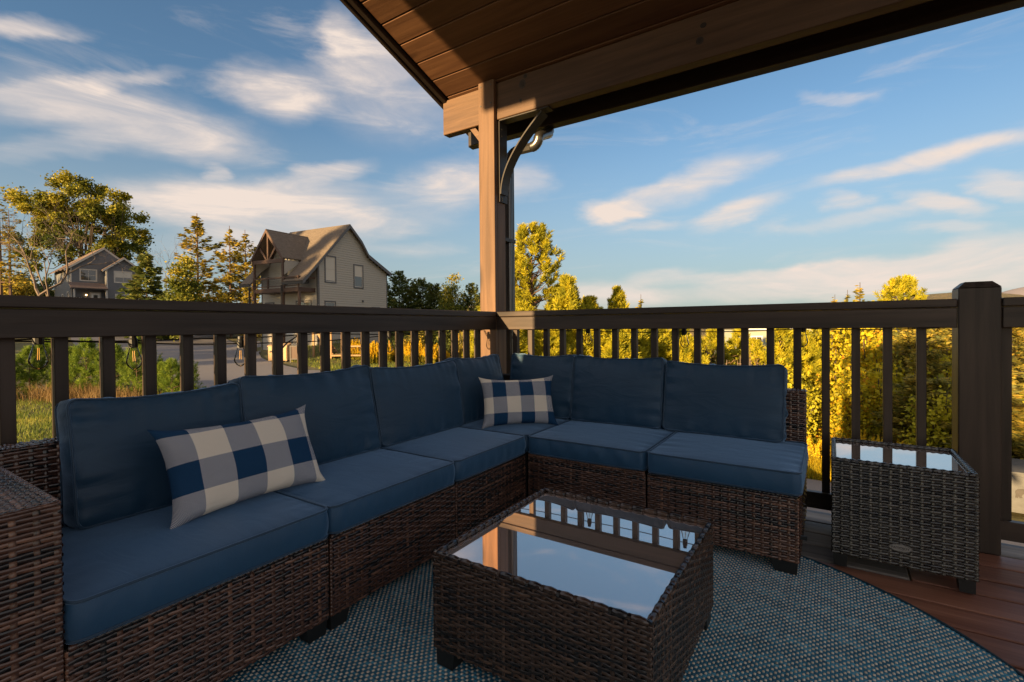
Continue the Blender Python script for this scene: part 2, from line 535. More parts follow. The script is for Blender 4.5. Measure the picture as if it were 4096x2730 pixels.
M['leaf_pine'] = leaf_mat('pine_needles', [(0.0, (0.075, 0.085, 0.018)), (0.4, (0.26, 0.215, 0.028)), (1.0, (0.58, 0.40, 0.045))], 0.4)
M['leaf_dark'] = leaf_mat('dark_evergreen', [(0.0, (0.065, 0.10, 0.030)), (0.6, (0.16, 0.19, 0.045)), (1.0, (0.32, 0.28, 0.06))], 0.4)
M['leaf_cone'] = leaf_mat('light_green_leaf', [(0.0, (0.07, 0.10, 0.016)), (0.6, (0.19, 0.20, 0.022)), (1.0, (0.40, 0.31, 0.025))])
M['leaf_gold'] = leaf_mat('golden_pine_needles', [(0.0, (0.14, 0.155, 0.014)), (0.45, (0.40, 0.37, 0.022)), (1.0, (0.68, 0.56, 0.03))], 0.4)
M['leaf_yellow'] = leaf_mat('yellow_autumn_leaf', [(0.0, (0.20, 0.20, 0.018)), (0.5, (0.54, 0.46, 0.022)), (0.85, (0.76, 0.58, 0.025)), (1.0, (0.72, 0.36, 0.03))], 0.45)
M['leaf_ever'] = leaf_mat('olive_evergreen', [(0.0, (0.11, 0.125, 0.030)), (0.5, (0.32, 0.28, 0.055)), (1.0, (0.66, 0.45, 0.07))], 0.45)
M['leaf_young'] = leaf_mat('young_pine_needles', [(0.0, (0.07, 0.12, 0.018)), (0.5, (0.17, 0.25, 0.028)), (1.0, (0.30, 0.36, 0.045))], 0.4)
M['leaf_rod'] = leaf_mat('goldenrod_bloom', [(0.0, (0.17, 0.19, 0.03)), (0.35, (0.46, 0.36, 0.02)), (1.0, (0.85, 0.56, 0.02))], 0.35)
M['leaf_dry'] = leaf_mat('dry_twigs', [(0.0, (0.16, 0.09, 0.04)), (1.0, (0.36, 0.22, 0.10))], 0.2)
M['leaf_straw'] = leaf_mat('straw_grass', [(0.0, (0.14, 0.085, 0.03)), (1.0, (0.34, 0.22, 0.09))], 0.3)
M['leaf_grass'] = leaf_mat('lawn_blade', [(0.0, (0.085, 0.13, 0.02)), (0.6, (0.20, 0.24, 0.04)), (1.0, (0.42, 0.36, 0.07))], 0.4)
M['leaf_fern'] = leaf_mat('fern_leaf', [(0.0, (0.07, 0.12, 0.018)), (0.6, (0.19, 0.23, 0.03)), (1.0, (0.50, 0.35, 0.03))], 0.35)

# ------------------------------------------------------------------ object helpers
WL = {}                                       # world origin of each thing

def tag(o, label=None, cat=None, group=None, kind=None):
    if label: o['label'] = label
    if cat: o['category'] = cat
    if group: o['group'] = group
    if kind: o['kind'] = kind
    return o

def thing(name, loc, label=None, cat=None, group=None, kind=None):
    o = bpy.data.objects.new(name, None)
    o.empty_display_size = 0.1
    col.objects.link(o)
    o.location = loc
    WL[o.name] = Vector(loc)
    return tag(o, label, cat, group, kind)

def link(name, me, mat, parent=None, loc=None):
    o = bpy.data.objects.new(name, me)
    col.objects.link(o)
    if mat is not None and len(me.materials) == 0:
        me.materials.append(mat)
    if parent is not None:
        o.parent = parent
        WL[o.name] = WL[parent.name].copy()
    else:
        WL[o.name] = Vector(loc) if loc else Vector((0, 0, 0))
    return o

class MB:
    """collects boxes, tubes and sheets given in world space; build() links ONE mesh object"""
    def __init__(s):
        s.v, s.f = [], []
    def raw(s, vs, fs):
        b = len(s.v)
        s.v += [tuple(p) for p in vs]
        s.f += [tuple(b + i for i in f) for f in fs]
        return s
    def box(s, x0, x1, y0, y1, z0, z1, c=0.0, M4=None):
        lo = (min(x0, x1), min(y0, y1), min(z0, z1))
        hi = (max(x0, x1), max(y0, y1), max(z0, z1))
        vs, fs = [], []
        if c <= 0:
            vs = [(x, y, z) for x in (lo[0], hi[0]) for y in (lo[1], hi[1]) for z in (lo[2], hi[2])]
            fs = [(0, 1, 3, 2), (4, 6, 7, 5), (0, 4, 5, 1), (2, 3, 7, 6), (0, 2, 6, 4), (1, 5, 7, 3)]
        else:
            idx = {}
            for cx in (0, 1):
                for cy in (0, 1):
                    for cz in (0, 1):
                        k = (cx, cy, cz)
                        for a in range(3):
                            p = []
                            for b in range(3):
                                full = hi[b] if k[b] else lo[b]
                                p.append(full if b == a else full + (-c if k[b] else c))
                            idx[k, a] = len(vs)
                            vs.append(tuple(p))
            for a in range(3):
                b1, b2 = (a + 1) % 3, (a + 2) % 3
                for sgn in (0, 1):
                    q = []
                    for (u, w) in ((0, 0), (1, 0), (1, 1), (0, 1)):
                        k = [0, 0, 0]; k[a] = sgn; k[b1] = u; k[b2] = w
                        q.append(idx[tuple(k), a])
                    fs.append(tuple(q) if sgn else tuple(reversed(q)))
                # edges along axis a
                for u in (0, 1):
                    for w in (0, 1):
                        k0 = [0, 0, 0]; k0[b1] = u; k0[b2] = w
                        k1 = list(k0); k1[a] = 1
                        q = (idx[tuple(k0), b1], idx[tuple(k1), b1], idx[tuple(k1), b2], idx[tuple(k0), b2])
                        fs.append(q if (u == w) == False else tuple(reversed(q)))
            for k in [(x, y, z) for x in (0, 1) for y in (0, 1) for z in (0, 1)]:
                q = (idx[k, 0], idx[k, 1], idx[k, 2])
                fs.append(q if sum(k) % 2 else tuple(reversed(q)))
        if M4 is not None:
            vs = [M4 @ Vector(p) for p in vs]
        return s.raw(vs, fs)
    def prism(s, poly, n, depth):
        """extrude a planar polygon (3-D points) along vector n by depth"""
        n = Vector(n).normalized() * depth
        k = len(poly)
        vs = [Vector(p) for p in poly] + [Vector(p) + n for p in poly]
        fs = [tuple(range(k))[::-1], tuple(range(k, 2 * k))] + [(i, (i + 1) % k, k + (i + 1) % k, k + i) for i in range(k)]
        return s.raw(vs, fs)
    def tube(s, pts, rad, sides=6, closed=False, caps=True):
        pts = [Vector(p) for p in pts]
        n = len(pts)
        if isinstance(rad, (int, float)):
            rad = [rad] * n
        b = len(s.v)
        up = Vector((0, 0, 1))
        prev = None
        for i, p in enumerate(pts):
            if closed:
                d = pts[(i + 1) % n] - pts[i - 1]
            else:
                d = pts[min(i + 1, n - 1)] - pts[max(i - 1, 0)]
            if d.length < 1e-9: d = Vector((0, 0, 1))
            d.normalize()
            if prev is None:
                a = d.orthogonal().normalized() if abs(d.z) > 0.95 else d.cross(up).normalized()
            else:
                a = prev - d * prev.dot(d)
                a = a.normalized() if a.length > 1e-6 else d.orthogonal().normalized()
            prev = a
            c = d.cross(a)
            for k in range(sides):
                t = 2 * PI * k / sides
                s.v.append(tuple(p + (a * math.cos(t) + c * math.sin(t)) * rad[i]))
        m = n if closed else n - 1
        for i in range(m):
            for k in range(sides):
                i2, k2 = (i + 1) % n, (k + 1) % sides
                s.f.append((b + i * sides + k, b + i * sides + k2, b + i2 * sides + k2, b + i2 * sides + k))
        if caps and not closed:
            s.f.append(tuple(b + k for k in range(sides))[::-1])
            s.f.append(tuple(b + (n - 1) * sides + k for k in range(sides)))
        return s
    def lathe(s, c, prof, sides=12):
        b = len(s.v)
        for (r, z) in prof:
            for k in range(sides):
                t = 2 * PI * k / sides
                s.v.append((c[0] + r * math.cos(t), c[1] + r * math.sin(t), c[2] + z))
        for i in range(len(prof) - 1):
            for k in range(sides):
                k2 = (k + 1) % sides
                s.f.append((b + i * sides + k, b + i * sides + k2, b + (i + 1) * sides + k2, b + (i + 1) * sides + k))
        return s
    def mesh(s, name, org=(0, 0, 0), smooth=False, fix=True):
        me = bpy.data.meshes.new(name)
        o = Vector(org)
        me.from_pydata([tuple(Vector(p) - o) for p in s.v], [], s.f)
        if fix:
            bm = bmesh.new(); bm.from_mesh(me)
            bmesh.ops.recalc_face_normals(bm, faces=bm.faces)
            bm.to_mesh(me); bm.free()
        if smooth:
            me.shade_smooth()
        me.update()
        return me
    def build(s, name, mat, parent=None, smooth=False, loc=None, uv=False):
        org = WL[parent.name] if parent is not None else (Vector(loc) if loc else Vector((0, 0, 0)))
        me = s.mesh(name, org, smooth)
        if uv:
            boxuv(me)
        o = link(name, me, mat, parent, loc)
        if parent is None and loc:
            o.location = loc
        return o

def boxuv(me):
    """metric UVs on each face: u along the horizontal, v up the slope"""
    u = me.uv_layers.new(name='UVMap')
    for p in me.polygons:
        n = p.normal
        h = Vector((0, 0, 1)).cross(n)
        h = h.normalized() if h.length > 1e-3 else Vector((1, 0, 0))
        w = n.cross(h)
        for li in p.loop_indices:
            c = me.vertices[me.loops[li].vertex_index].co
            u.data[li].uv = (c.dot(h), c.dot(w))

def fastmesh(name, V, quads, tint=None, smooth=False):
    """numpy arrays -> mesh; quads (n,4) or (n,3); tint per face"""
    V = np.asarray(V, np.float32); quads = np.asarray(quads, np.int32)
    k = quads.shape[1]; nf = len(quads)
    me = bpy.data.meshes.new(name)
    me.vertices.add(len(V)); me.vertices.foreach_set('co', V.ravel())
    me.loops.add(nf * k); me.loops.foreach_set('vertex_index', quads.ravel())
    me.polygons.add(nf)
    me.polygons.foreach_set('loop_start', np.arange(0, nf * k, k, dtype=np.int32))
    try:
        me.polygons.foreach_set('loop_total', np.full(nf, k, np.int32))
    except Exception:
        pass
    me.update(calc_edges=True)
    if tint is not None:
        a = me.attributes.new('tint', 'FLOAT', 'FACE')
        a.data.foreach_set('value', np.asarray(tint, np.float32))
    if smooth:
        me.shade_smooth()
    me.validate()
    return me

def place(o, parent, origin, X, Y, Z):
    """put an object whose mesh is in its own frame at world origin with the given axes"""
    w = WL[parent.name]
    X, Y, Z = Vector(X), Vector(Y), Vector(Z)
    p = Vector(origin) - w
    o.matrix_local = Matrix(((X.x, Y.x, Z.x, p.x), (X.y, Y.y, Z.y, p.y), (X.z, Y.z, Z.z, p.z), (0, 0, 0, 1)))

def text_mesh(body, size, depth=0.001, align='CENTER', shear=0.0):
    cu = bpy.data.curves.new('text', 'FONT')
    cu.body = body; cu.size = size; cu.extrude = depth; cu.align_x = align; cu.align_y = 'CENTER'; cu.shear = shear
    o = bpy.data.objects.new('text', cu)
    col.objects.link(o)
    dg = bpy.context.evaluated_depsgraph_get()
    me = bpy.data.meshes.new_from_object(o.evaluated_get(dg))
    bpy.data.objects.remove(o)
    return me

# ------------------------------------------------------------------ terrain, road, hills
CP = np.array([(-4,0,-.75),(-4,7,-1.1),(-11.5,2.2,-.85),(-20,5.3,-.95),(-16,-8,-.6),(-27,13,-1.2),(-30,18,-1.2),(-38,21,-1.1),(-49,27,-.9),(-70,30,0),(-24,20,-1.4),(-22,15,-1.2),
(-31,24,.1),(-32.5,30,-.55),(-30,27,-.6),(-38,24,.6),(-29,24,-.8),(-26,24,-1.35),(-95,16,4.4),(-92,25,4.4),(-100,24,4.6),(-75,12,2.2),(-85,2,3),(-60,40,1),(-55,45,1),(-150,30,10),(-150,-40,8),(-40,-20,.5),
(0,0,-2.2),(0,6,-3.1),(4,6,-3.4),(-.5,15,-3.9),(-.5,17.6,-4),(3.9,17.3,-4.2),(3,13,-4),(1,28,-5.6),(6,26,-5.4),(-5,22,-4.3),(-10,25,-3.6),(-16,25,-2.6),(-20,35,-2.6),(0,80,-9),(30,80,-9),(-40,90,-5),(20,20,-5),(20,0,-4),(0,-12,-.8),(0,200,-16),(120,150,-16),(-150,200,-4),(200,20,-14),(0,-150,2),(-120,-150,6),(150,-150,-6),(-200,100,8)], float)
def ground(x, y):
    x = np.asarray(x, float); y = np.asarray(y, float)
    d2 = (x[..., None] - CP[:, 0]) ** 2 + (y[..., None] - CP[:, 1]) ** 2 + 2.0
    w = d2 ** -1.6
    return (w * CP[:, 2]).sum(-1) / w.sum(-1)
def gz(x, y):
    return float(ground(x, y))

nr, na = 150, 200
rr_ = 0.6 * (1.0595 ** np.arange(nr))
rr_ = rr_[rr_ < 3500]; nr = len(rr_)
ang = np.linspace(0, 2 * PI, na, endpoint=False)
GX = np.concatenate([[0], (rr_[:, None] * np.cos(ang)).ravel()])
GY = np.concatenate([[0], (rr_[:, None] * np.sin(ang)).ravel()])
GZ = ground(GX, GY)
i, j = np.meshgrid(np.arange(nr - 1), np.arange(na), indexing='ij')
a = 1 + i * na + j; b = 1 + i * na + (j + 1) % na
Q = np.stack([a, a + na, b + na, b], -1).reshape(-1, 4)
ctr = np.stack([np.zeros(na, int), 1 + np.arange(na), 1 + (np.arange(na) + 1) % na, 1 + (np.arange(na) + 1) % na], -1)
g = link('ground', fastmesh('ground', np.stack([GX, GY, GZ], -1), Q, smooth=True), M['ground'])
tag(g, kind='structure')

def strip(name, left, right, mat, lift, n=40, m=12):
    def res(p, n):
        p = np.array(p, float); s = np.r_[0, np.cumsum(np.hypot(*np.diff(p, axis=0).T))]
        q = np.linspace(0, s[-1], n)
        return np.stack([np.interp(q, s, p[:, 0]), np.interp(q, s, p[:, 1])], -1)
    L, Rr = res(left, n), res(right, n)
    t = np.linspace(0, 1, m)[None, :, None]
    P = L[:, None] * (1 - t) + Rr[:, None] * t
    Z = ground(P[..., 0], P[..., 1]) + lift
    V = np.concatenate([P, Z[..., None]], -1).reshape(-1, 3)
    i, j = np.meshgrid(np.arange(n - 1), np.arange(m - 1), indexing='ij')
    a = i * m + j
    F = np.stack([a, a + 1, a + m + 1, a + m], -1).reshape(-1, 4)
    o = link(name, fastmesh(name, V, F, smooth=True), mat)
    return tag(o, kind='structure')
strip('road', [(-13, 22), (-21.5, 14.6), (-27, 16.4), (-33.3, 18.6), (-40, 22.6), (-52, 27.5), (-75, 31), (-110, 36)],
      [(-6, 9), (-16, 7.6), (-23, 8.8), (-32, 9.8), (-42, 12), (-58, 15), (-75, 20), (-110, 24)], M['asphalt'], 0.07, 60, 20)
strip('lower_road', [(-9, 19.2), (-4, 18.2), (0, 18.0), (4, 17.2), (12, 15)], [(-9, 12.5), (-4, 12.8), (0, 13.0), (4, 12.4), (12, 10)], M['asphalt'], 0.06, 40, 14)

def hill(name, cx, cy, rx, ry, h, base, mat, seed, rough=0.05):
    rng = np.random.default_rng(seed)
    n = 70
    u = np.linspace(-1, 1, n)
    X, Y = np.meshgrid(u, u, indexing='ij')
    r = np.sqrt(X ** 2 + Y ** 2)
    Z = h * np.clip(1 - r, 0, 1) ** 0.9
    for k in range(14):
        f = rng.uniform(2, 22); p = rng.uniform(0, 6.28, 2); d = rng.uniform(0, PI)
        Z += h * rough * np.sin(f * (X * math.cos(d) + Y * math.sin(d)) + p[0]) * (r < 1) * np.clip(1 - r, 0, .3) * 3 / (1 + f * .12)
    V = np.stack([cx + X * rx, cy + Y * ry, base + Z], -1).reshape(-1, 3)
    i, j = np.meshgrid(np.arange(n - 1), np.arange(n - 1), indexing='ij')
    a = i * n + j
    F = np.stack([a, a + n, a + n + 1, a + 1], -1).reshape(-1, 4)
    o = link(name, fastmesh(name, V, F, smooth=False), mat)
    return tag(o, kind='structure')
hill('wooded_hill', 165, 950, 230, 300, 66, -14, M['hill'], 3)
hill('far_ridge', 420, 1500, 420, 400, 98, -16, M['ridge'], 5)
hill('low_hill', -92, 310, 80, 80, 17, -10, M['hill'], 8, 0.12)
hill('low_hill', 330, 900, 330, 260, 52, -14, M['hill'], 11)
hill('low_hill', -320, 420, 260, 200, 30, -6, M['hill'], 12)

# ------------------------------------------------------------------ deck, railings, posts, porch roof
rnd = random.Random(4)
deck = thing('deck_floor', (0, 0, 0), kind='structure')
y = 3.022
while y > -1.6:
    y0 = y - 0.1385
    segs = []
    if y0 > 2.80:
        segs = [(-2.12, 0.62 if y0 < 2.87 else 4.2, 'plankgreyX')]
        if y0 < 2.87: segs.append((0.63, 4.2, 'plankgreyX'))
    elif y0 > 2.36:
        sp = 0.257
        segs = [(-2.12, sp - 0.003, 'plankgreyX'), (sp + 0.003, 4.2, 'plankredX')]
    else:
        segs = [(-2.12, 4.2, 'plankredX')]
    for (xa, xb, mm) in segs:
        MB().box(xa, xb, y0, y, -0.032, -rnd.random() * 0.002, 0.003).build('plank', M[mm], deck)
    y -= 0.1515
MB().box(-2.16, 4.2, 3.027, 3.065, -0.25, -0.006, 0.003).build('rim_joist', M['railX'], deck)
MB().box(-2.20, -2.16, -3.2, 3.065, -0.25, -0.006, 0.003).build('rim_joist', M['railY'], deck)
for k in range(9):
    xk = -2.1 + k * 0.6
    MB().box(xk, xk + 0.04, -3.1, 3.02, -0.24, -0.036).build('joist', M['railY'], deck)
MB().box(-2.14, -2.0, 2.86, 3.0, gz(-2.07, 2.93) - 0.3, -0.034).build('deck_post', M['railZ'], deck)
MB().box(0.47, 0.6, 2.87, 3.0, gz(0.5, 2.93) - 0.3, -0.034).build('deck_post', M['railZ'], deck)

def cap_and_rails(parent, axis, a0, a1, face, out, mat):
    """cap, top rail and bottom rail; 'face' is the deck side plane, 'out' the outward sign on the other axis"""
    def bx(lo, hi, z0, z1, c):
        if axis == 'Y':
            return MB().box(lo, hi, a0, a1, z0, z1, c)
        return MB().box(a0, a1, lo, hi, z0, z1, c)
    f = face
    bx(f - 0.004 * out, f + 0.142 * out, 1.066, 1.103, 0.004).build('rail_cap', mat, parent)
    bx(f, f + 0.038 * out, 0.975, 1.0635, 0.003).build('top_rail', mat, parent)
    bx(f + 0.032 * out + 0.003 * out, f + 0.073 * out, 0.06, 0.142, 0.003).build('bottom_rail', mat, parent)

rl = thing('railing', (-2.05, 0.3, 0.0), 'long dark stained deck railing behind the left sofa run, facing the road', 'railing', 'deck railings')
cap_and_rails(rl, 'Y', -3.0, 2.858, -2.012, -1, M['railY'])
bal = None
ys = [0.404 + 0.1223 * k for k in range(-25, 20)]
me = MB().box(-0.0175, 0.0175, -0.0175, 0.0175, 0, 0.915, 0.002).mesh('baluster')
for yy in ys:
    o = link('baluster', me, M['railZ'], rl)
    o.location = Vector((-2.070, yy - 0.0175, 0.145)) - WL[rl.name]
    me = o.data
MB().box(-2.158, -2.016, -0.98, -0.84, 0.001, 1.02, 0.004).build('added_post', M['railZ'], rl)  # added unseen post; with the roof post above it blocks stray sun
rr2 = thing('railing', (-0.8, 2.9, 0.0), 'dark stained deck railing behind the right sofa run, between corner post and capped newel', 'railing', 'deck railings')
cap_and_rails(rr2, 'X', -2.012, 0.462, 2.865, 1, M['railX'])
xs = [-1.882 + 0.1238 * k for k in range(19)]
for xx in xs:
    o = link('baluster', me, M['railZ'], rr2)
    o.location = Vector((xx, 2.9225, 0.145)) - WL[rr2.name]
rr3 = thing('railing', (1.5, 2.9, 0.0), 'short piece of dark railing at the right edge, beyond the capped newel post', 'railing', 'deck railings')
cap_and_rails(rr3, 'X', 0.606, 4.2, 2.865, 1, M['railX'])
for k in range(28):
    o = link('baluster', me, M['railZ'], rr3)
    o.location = Vector((0.626 + 0.1238 * k, 2.9225, 0.145)) - WL[rr3.name]

nw = thing('newel_post', (0.534, 2.933, 0), 'thick dark railing post with a sloping top, right of the small side table', 'post')
m = MB().box(0.465, 0.603, 2.863, 3.003, 0.001, 1.150, 0.004)
m.raw([(0.465, 2.863, 1.150), (0.603, 2.863, 1.150), (0.603, 3.003, 1.150), (0.465, 3.003, 1.150),
       (0.490, 2.885, 1.176), (0.578, 2.885, 1.176), (0.578, 2.981, 1.176), (0.490, 2.981, 1.176)],
      [(0, 1, 5, 4), (1, 2, 6, 5), (2, 3, 7, 6), (3, 0, 4, 7), (4, 5, 6, 7)])
m.build('post', M['railZ'], nw)

cp = thing('corner_post', (-2.088, 2.93, 0), 'tall square timber post at the deck corner, lit orange by low sun', 'post')
MB().box(-2.157, -2.020, 2.900, 3.000, 0.001, 2.488, 0.002).build('shaft', M['postZ'], cp)
MB().box(-2.157, -2.020, 2.863, 2.8985, 0.001, 2.77, 0.002).build('face_board', M['postZ'], cp)
for (sx_, sz_) in ((-2.135, 2.74), (-2.135, 2.60), (-2.045, 2.735), (-2.045, 2.605)):
    MB().tube([(sx_, 2.8605, sz_), (sx_, 2.8640, sz_)], 0.006, 8).build('bolt', M['steel'], cp)

rp = thing('roof_post', (-2.088, -0.91, 0), 'added square timber post under the shortened near roof edge, outside the view', 'post')
MB().box(-2.157, -2.020, -0.98, -0.84, 1.104, 3.74, 0.003).build('shaft', M['postZ'], rp)
br = thing('brace_bracket', (-2.0, 2.95, 2.2), 'dark curved steel brace between the corner post and the roof beam', 'brace')
MB().box(-2.018, -2.008, 2.915, 3.015, 1.90, 2.484, 0.002).build('post_plate', M['iron'], br)
MB().box(-2.006, -1.60, 2.905, 2.985, 2.478, 2.488, 0.002).build('beam_plate', M['iron'], br)
arc = [(-2.002 + 0.345 * (t ** 1.9), 1.955 + 0.515 * t) for t in np.linspace(0, 1, 16)]
m = MB()
vs, fs = [], []
for k, (x_, z_) in enumerate(arc):
    x2, z2 = arc[min(k + 1, 15)]; x1, z1 = arc[max(k - 1, 0)]
    d = Vector((x2 - x1, 0, z2 - z1)).normalized(); nrm = Vector((d.z, 0, -d.x))
    for (q, yy) in ((0, 2.906), (0, 2.996), (1, 2.996), (1, 2.906)):
        p = Vector((x_, yy, z_)) + nrm * (0.010 * q)
        vs.append(p)
for k in range(15):
    for q in range(4):
        fs.append((4 * k + q, 4 * k + (q + 1) % 4, 4 * k + 4 + (q + 1) % 4, 4 * k + 4 + q))
fs += [(0, 1, 2, 3), (60, 61, 62, 63)]
m.raw(vs, fs).build('curved_strap', M['iron'], br)
for (bx_, bz_) in ((-2.007, 2.43), (-2.007, 2.38), (-2.007, 1.93), (-2.007, 1.915)):
    MB().tube([(bx_, 2.945, bz_), (bx_ + 0.004, 2.945, bz_)], 0.006, 8).build('bolt', M['iron'], br)

SL = 0.34
def roofz(y):
    return 2.765 - SL * (y - 2.90)
pr = thing('porch_roof', (0, 2.9, 2.75), 'overhead porch roof of red brown boards on a heavy beam', 'roof')
XL, XRR = -2.53, 1.7
MB().box(XL, XRR, 2.900, 2.974, 2.490, 2.752, 0.004).build('beam', M['postX'], pr)
MB().box(XL, XRR, -0.955, -0.88, 3.742, 4.03, 0.004).build('rear_beam', M['postX'], pr)  # added rear beam out of view; roof cut short here for more skylight
ct = 1 / math.hypot(1, SL)
sl = Vector((0, -1 * ct, SL * ct)); nr_ = Vector((0, -SL * ct, -ct))          # up the slope; down-facing normal
org = Vector((0, 3.21, roofz(3.21)))
def slopebox(x0, x1, s0, s1, n0, n1, c=0.0):
    """box in roof coordinates: x, distance up the slope, depth below the boards"""
    Mx = Matrix(((1, 0, 0, 0), (0, sl.y, nr_.y, org.y), (0, sl.z, nr_.z, org.z), (0, 0, 0, 1)))
    # columns: x, slope, normal
    Mx = Matrix(((1, 0, 0, 0), (0, sl.y, nr_.y, org.y), (0, sl.z, nr_.z, org.z), (0, 0, 0, 1)))
    return MB().box(x0, x1, s0, s1, n0, n1, c, Mx)
s0 = 0.0
pitch = 0.1715
off = (org.y - 2.905) / ct
nb = 0
while s0 < 4.4:
    slopebox(XL + 0.045, XRR, s0, s0 + pitch - 0.004, -0.019, 0.0, 0.006).build('ceiling_board', M['ceilX'], pr)
    s0 += pitch; nb += 1
slopebox(XL - 0.02, XRR, -0.12, 4.46, -0.075, -0.024).build('roof_deck', M['shingle'], pr)
slopebox(XL, XL + 0.038, -0.1, 4.46, -0.02, 0.03, 0.003).build('rake_trim', M['trimY'], pr)
slopebox(XL - 0.028, XL - 0.003, -0.12, 4.46, -0.07, 0.045, 0.003).build('rake_fascia', M['trimY'], pr)
MB().box(XL, XRR, 3.213, 3.238, 2.50, roofz(3.22) + 0.02, 0.003).build('eave_fascia', M['trimX'], pr)
m = MB()
prof = [(3.242, 2.62), (3.242, 2.505), (3.30, 2.500), (3.335, 2.535), (3.345, 2.62), (3.338, 2.62), (3.328, 2.54), (3.298, 2.508), (3.249, 2.512), (3.249, 2.62)]
m.prism([(XL - 0.02, p[0], p[1]) for p in prof], (1, 0, 0), XRR - XL).build('gutter', M['gutter'], pr)
MB().box(XL + 0.05, XRR, 2.977, 3.21, 2.600, 2.612, 0.0).build('soffit', M['trimX'], pr)
# knots in the beam face: a dark ring round a paler heart
for (kx, kz, kr, kh) in ((-1.80, 2.685, .020, .026), (-1.815, 2.575, .008, .012), (-1.775, 2.735, .012, .014), (-0.62, 2.60, .016, .018), (-0.60, 2.68, .013, .012), (0.35, 2.66, .015, .017)):
    rim_ = [(kx + kr * 1.35 * math.cos(q), 2.8995, kz + kh * 1.25 * math.sin(q)) for q in np.linspace(0, 2 * PI, 18, endpoint=False)]
    kb = MB().prism(rim_, (0, -1, 0), 0.0008).build('knot', M['railX'], pr)
    MB().prism([(kx + kr * .75 * math.cos(q), 2.8985, kz + kh * .75 * math.sin(q)) for q in np.linspace(0, 2 * PI, 14, endpoint=False)], (0, -1, 0), 0.0012).build('knot_heart', M['trimX'], kb)

# the side of the brace seen left of the post, the same bracket on the outer face
br2 = thing('brace_bracket', (-2.2, 2.95, 2.3), 'short timber knee brace left of the corner post, under the beam end', 'brace')
MB().prism([(-2.16, 2.925, 2.40), (-2.16, 2.925, 2.33), (-2.285, 2.925, 2.489), (-2.235, 2.925, 2.489)], (0, 1, 0), 0.05).build('knee', M['postX'], br2)

# downspout
ds = thing('downspout', (-2.0, 3.1, 2.3), 'dark ribbed metal downspout elbowing from the gutter to the corner post', 'downspout')
def ribbed(pts, rad, name, step=0.012):
    P = [Vector(p) for p in pts]
    out, rr = [], []
    L = 0; k = 0
    for i in range(len(P) - 1):
        n = max(2, int((P[i + 1] - P[i]).length / step))
        for q in range(n):
            out.append(P[i].lerp(P[i + 1], q / n)); rr.append(rad * (1.0 + 0.07 * (k % 2))); k += 1
    out.append(P[-1]); rr.append(rad)
    return MB().tube(out, rr, 10)
def arcpts(c, r, a0, a1, n, plane):
    o = []
    for t in np.linspace(a0, a1, n):
        u, v = r * math.cos(t), r * math.sin(t)
        o.append((c[0] + u, c[1], c[2] + v))
    return o
yd = 3.12
ribbed([(-1.80, 3.29, 2.50), (-1.80, 3.27, 2.46), (-1.80, 3.20, 2.43), (-1.80, 3.14, 2.40)] + arcpts((-1.86, yd, 2.385), 0.06, 0, -PI / 2, 8, 'xz'), 0.036, 'x').build('elbow', M['downspout'], ds, smooth=True)
MB().tube([(-1.86, yd, 2.325), (-1.985, yd, 2.325)], 0.036, 8).build('cross_pipe', M['downspout'], ds)
ribbed(arcpts((-1.985, yd, 2.255), 0.07, PI / 2, PI, 9, 'xz'), 0.036, 'x').build('elbow', M['downspout'], ds, smooth=True)
m = MB().box(-2.090, -2.030, 3.075, 3.14, -2.4, 2.25, 0.008)
for q in range(3):
    m.box(-2.0303, -2.026, 3.083 + q * 0.02, 3.093 + q * 0.02, -2.4, 2.245)
m.build('pipe', M['downspout'], ds)
for z_ in (1.63, 0.4):
    MB().box(-2.094, -2.022, 3.003, 3.146, z_, z_ + 0.028, 0.002).build('strap', M['iron'], ds)

# unseen house behind the camera, its walls cut to cast the deck's shadow edges
hs = thing('porch_house', (1.0, -4.5, 0), 'unseen low tan house wing behind the viewer, shaped to shade the deck', 'house')
MB().box(-2.425, 0.22, -6.5, -3.22, -1.4, 3.30).build('lower_wall', M['tan'], hs)
MB().box(-2.865, 0.24, -3.40, -3.215, 3.46, 4.35).build('shadow_edge_wall', M['tan'], hs)  # thin overhanging wall added so its edge shades the ceiling and beam
MB().box(-2.425, 0.24, -6.9, -3.405, 3.305, 4.35).build('upper_storey', M['tan'], hs)
m = MB().box(-3.0, 0.4, -7.1, -3.15, 4.36, 4.5)
m.build('roof', M['shingle'], hs)
MB().box(-1.3, -0.35, -3.215, -3.19, 0.0, 2.1, 0.004).build('door', M['white'], hs)

# ------------------------------------------------------------------ string lights along the rails
sg = thing('string_lights', (-1.6, 2.0, 0.97), 'black string of clear teardrop bulbs hung under both rails', 'string lights')
LB = [(-2.12, 0.470, 0.972), (-2.12, 0.723, 0.951), (-2.12, 1.106, 0.935), (-2.12, 1.944, 0.953), (-2.12, 2.558, 0.972)]
RB = [(-1.92, 2.975, 0.985), (-1.349, 2.975, 0.965), (-0.731, 2.975, 0.958), (-0.126, 2.975, 0.974)]
def wire(pts, rad=0.0028):
    P = []
    for k in range(len(pts) - 1):
        a, b = Vector(pts[k]), Vector(pts[k + 1])
        sag = 0.012 * (b - a).length
        for q in range(8):
            f = q / 8
            P.append(a.lerp(b, f) - Vector((0, 0, sag * 4 * f * (1 - f))))
    P.append(Vector(pts[-1]))
    return MB().tube(P, rad, 5)
up = lambda p, d=0.0: (p[0], p[1], p[2] + d)
wire([(-2.12, -2.5, 0.975), (-2.12, 0.1, 0.968)] + LB + [(-2.12, 2.84, 0.972)]).build('cable', M['black'], sg)
wire([(-2.13, -2.5, 0.968), (-2.13, 0.3, 0.972), (-2.13, 0.95, 0.960), (-2.13, 1.5, 0.972), (-2.13, 2.3, 0.966), (-2.13, 2.84, 0.975)]).build('cable', M['black'], sg)
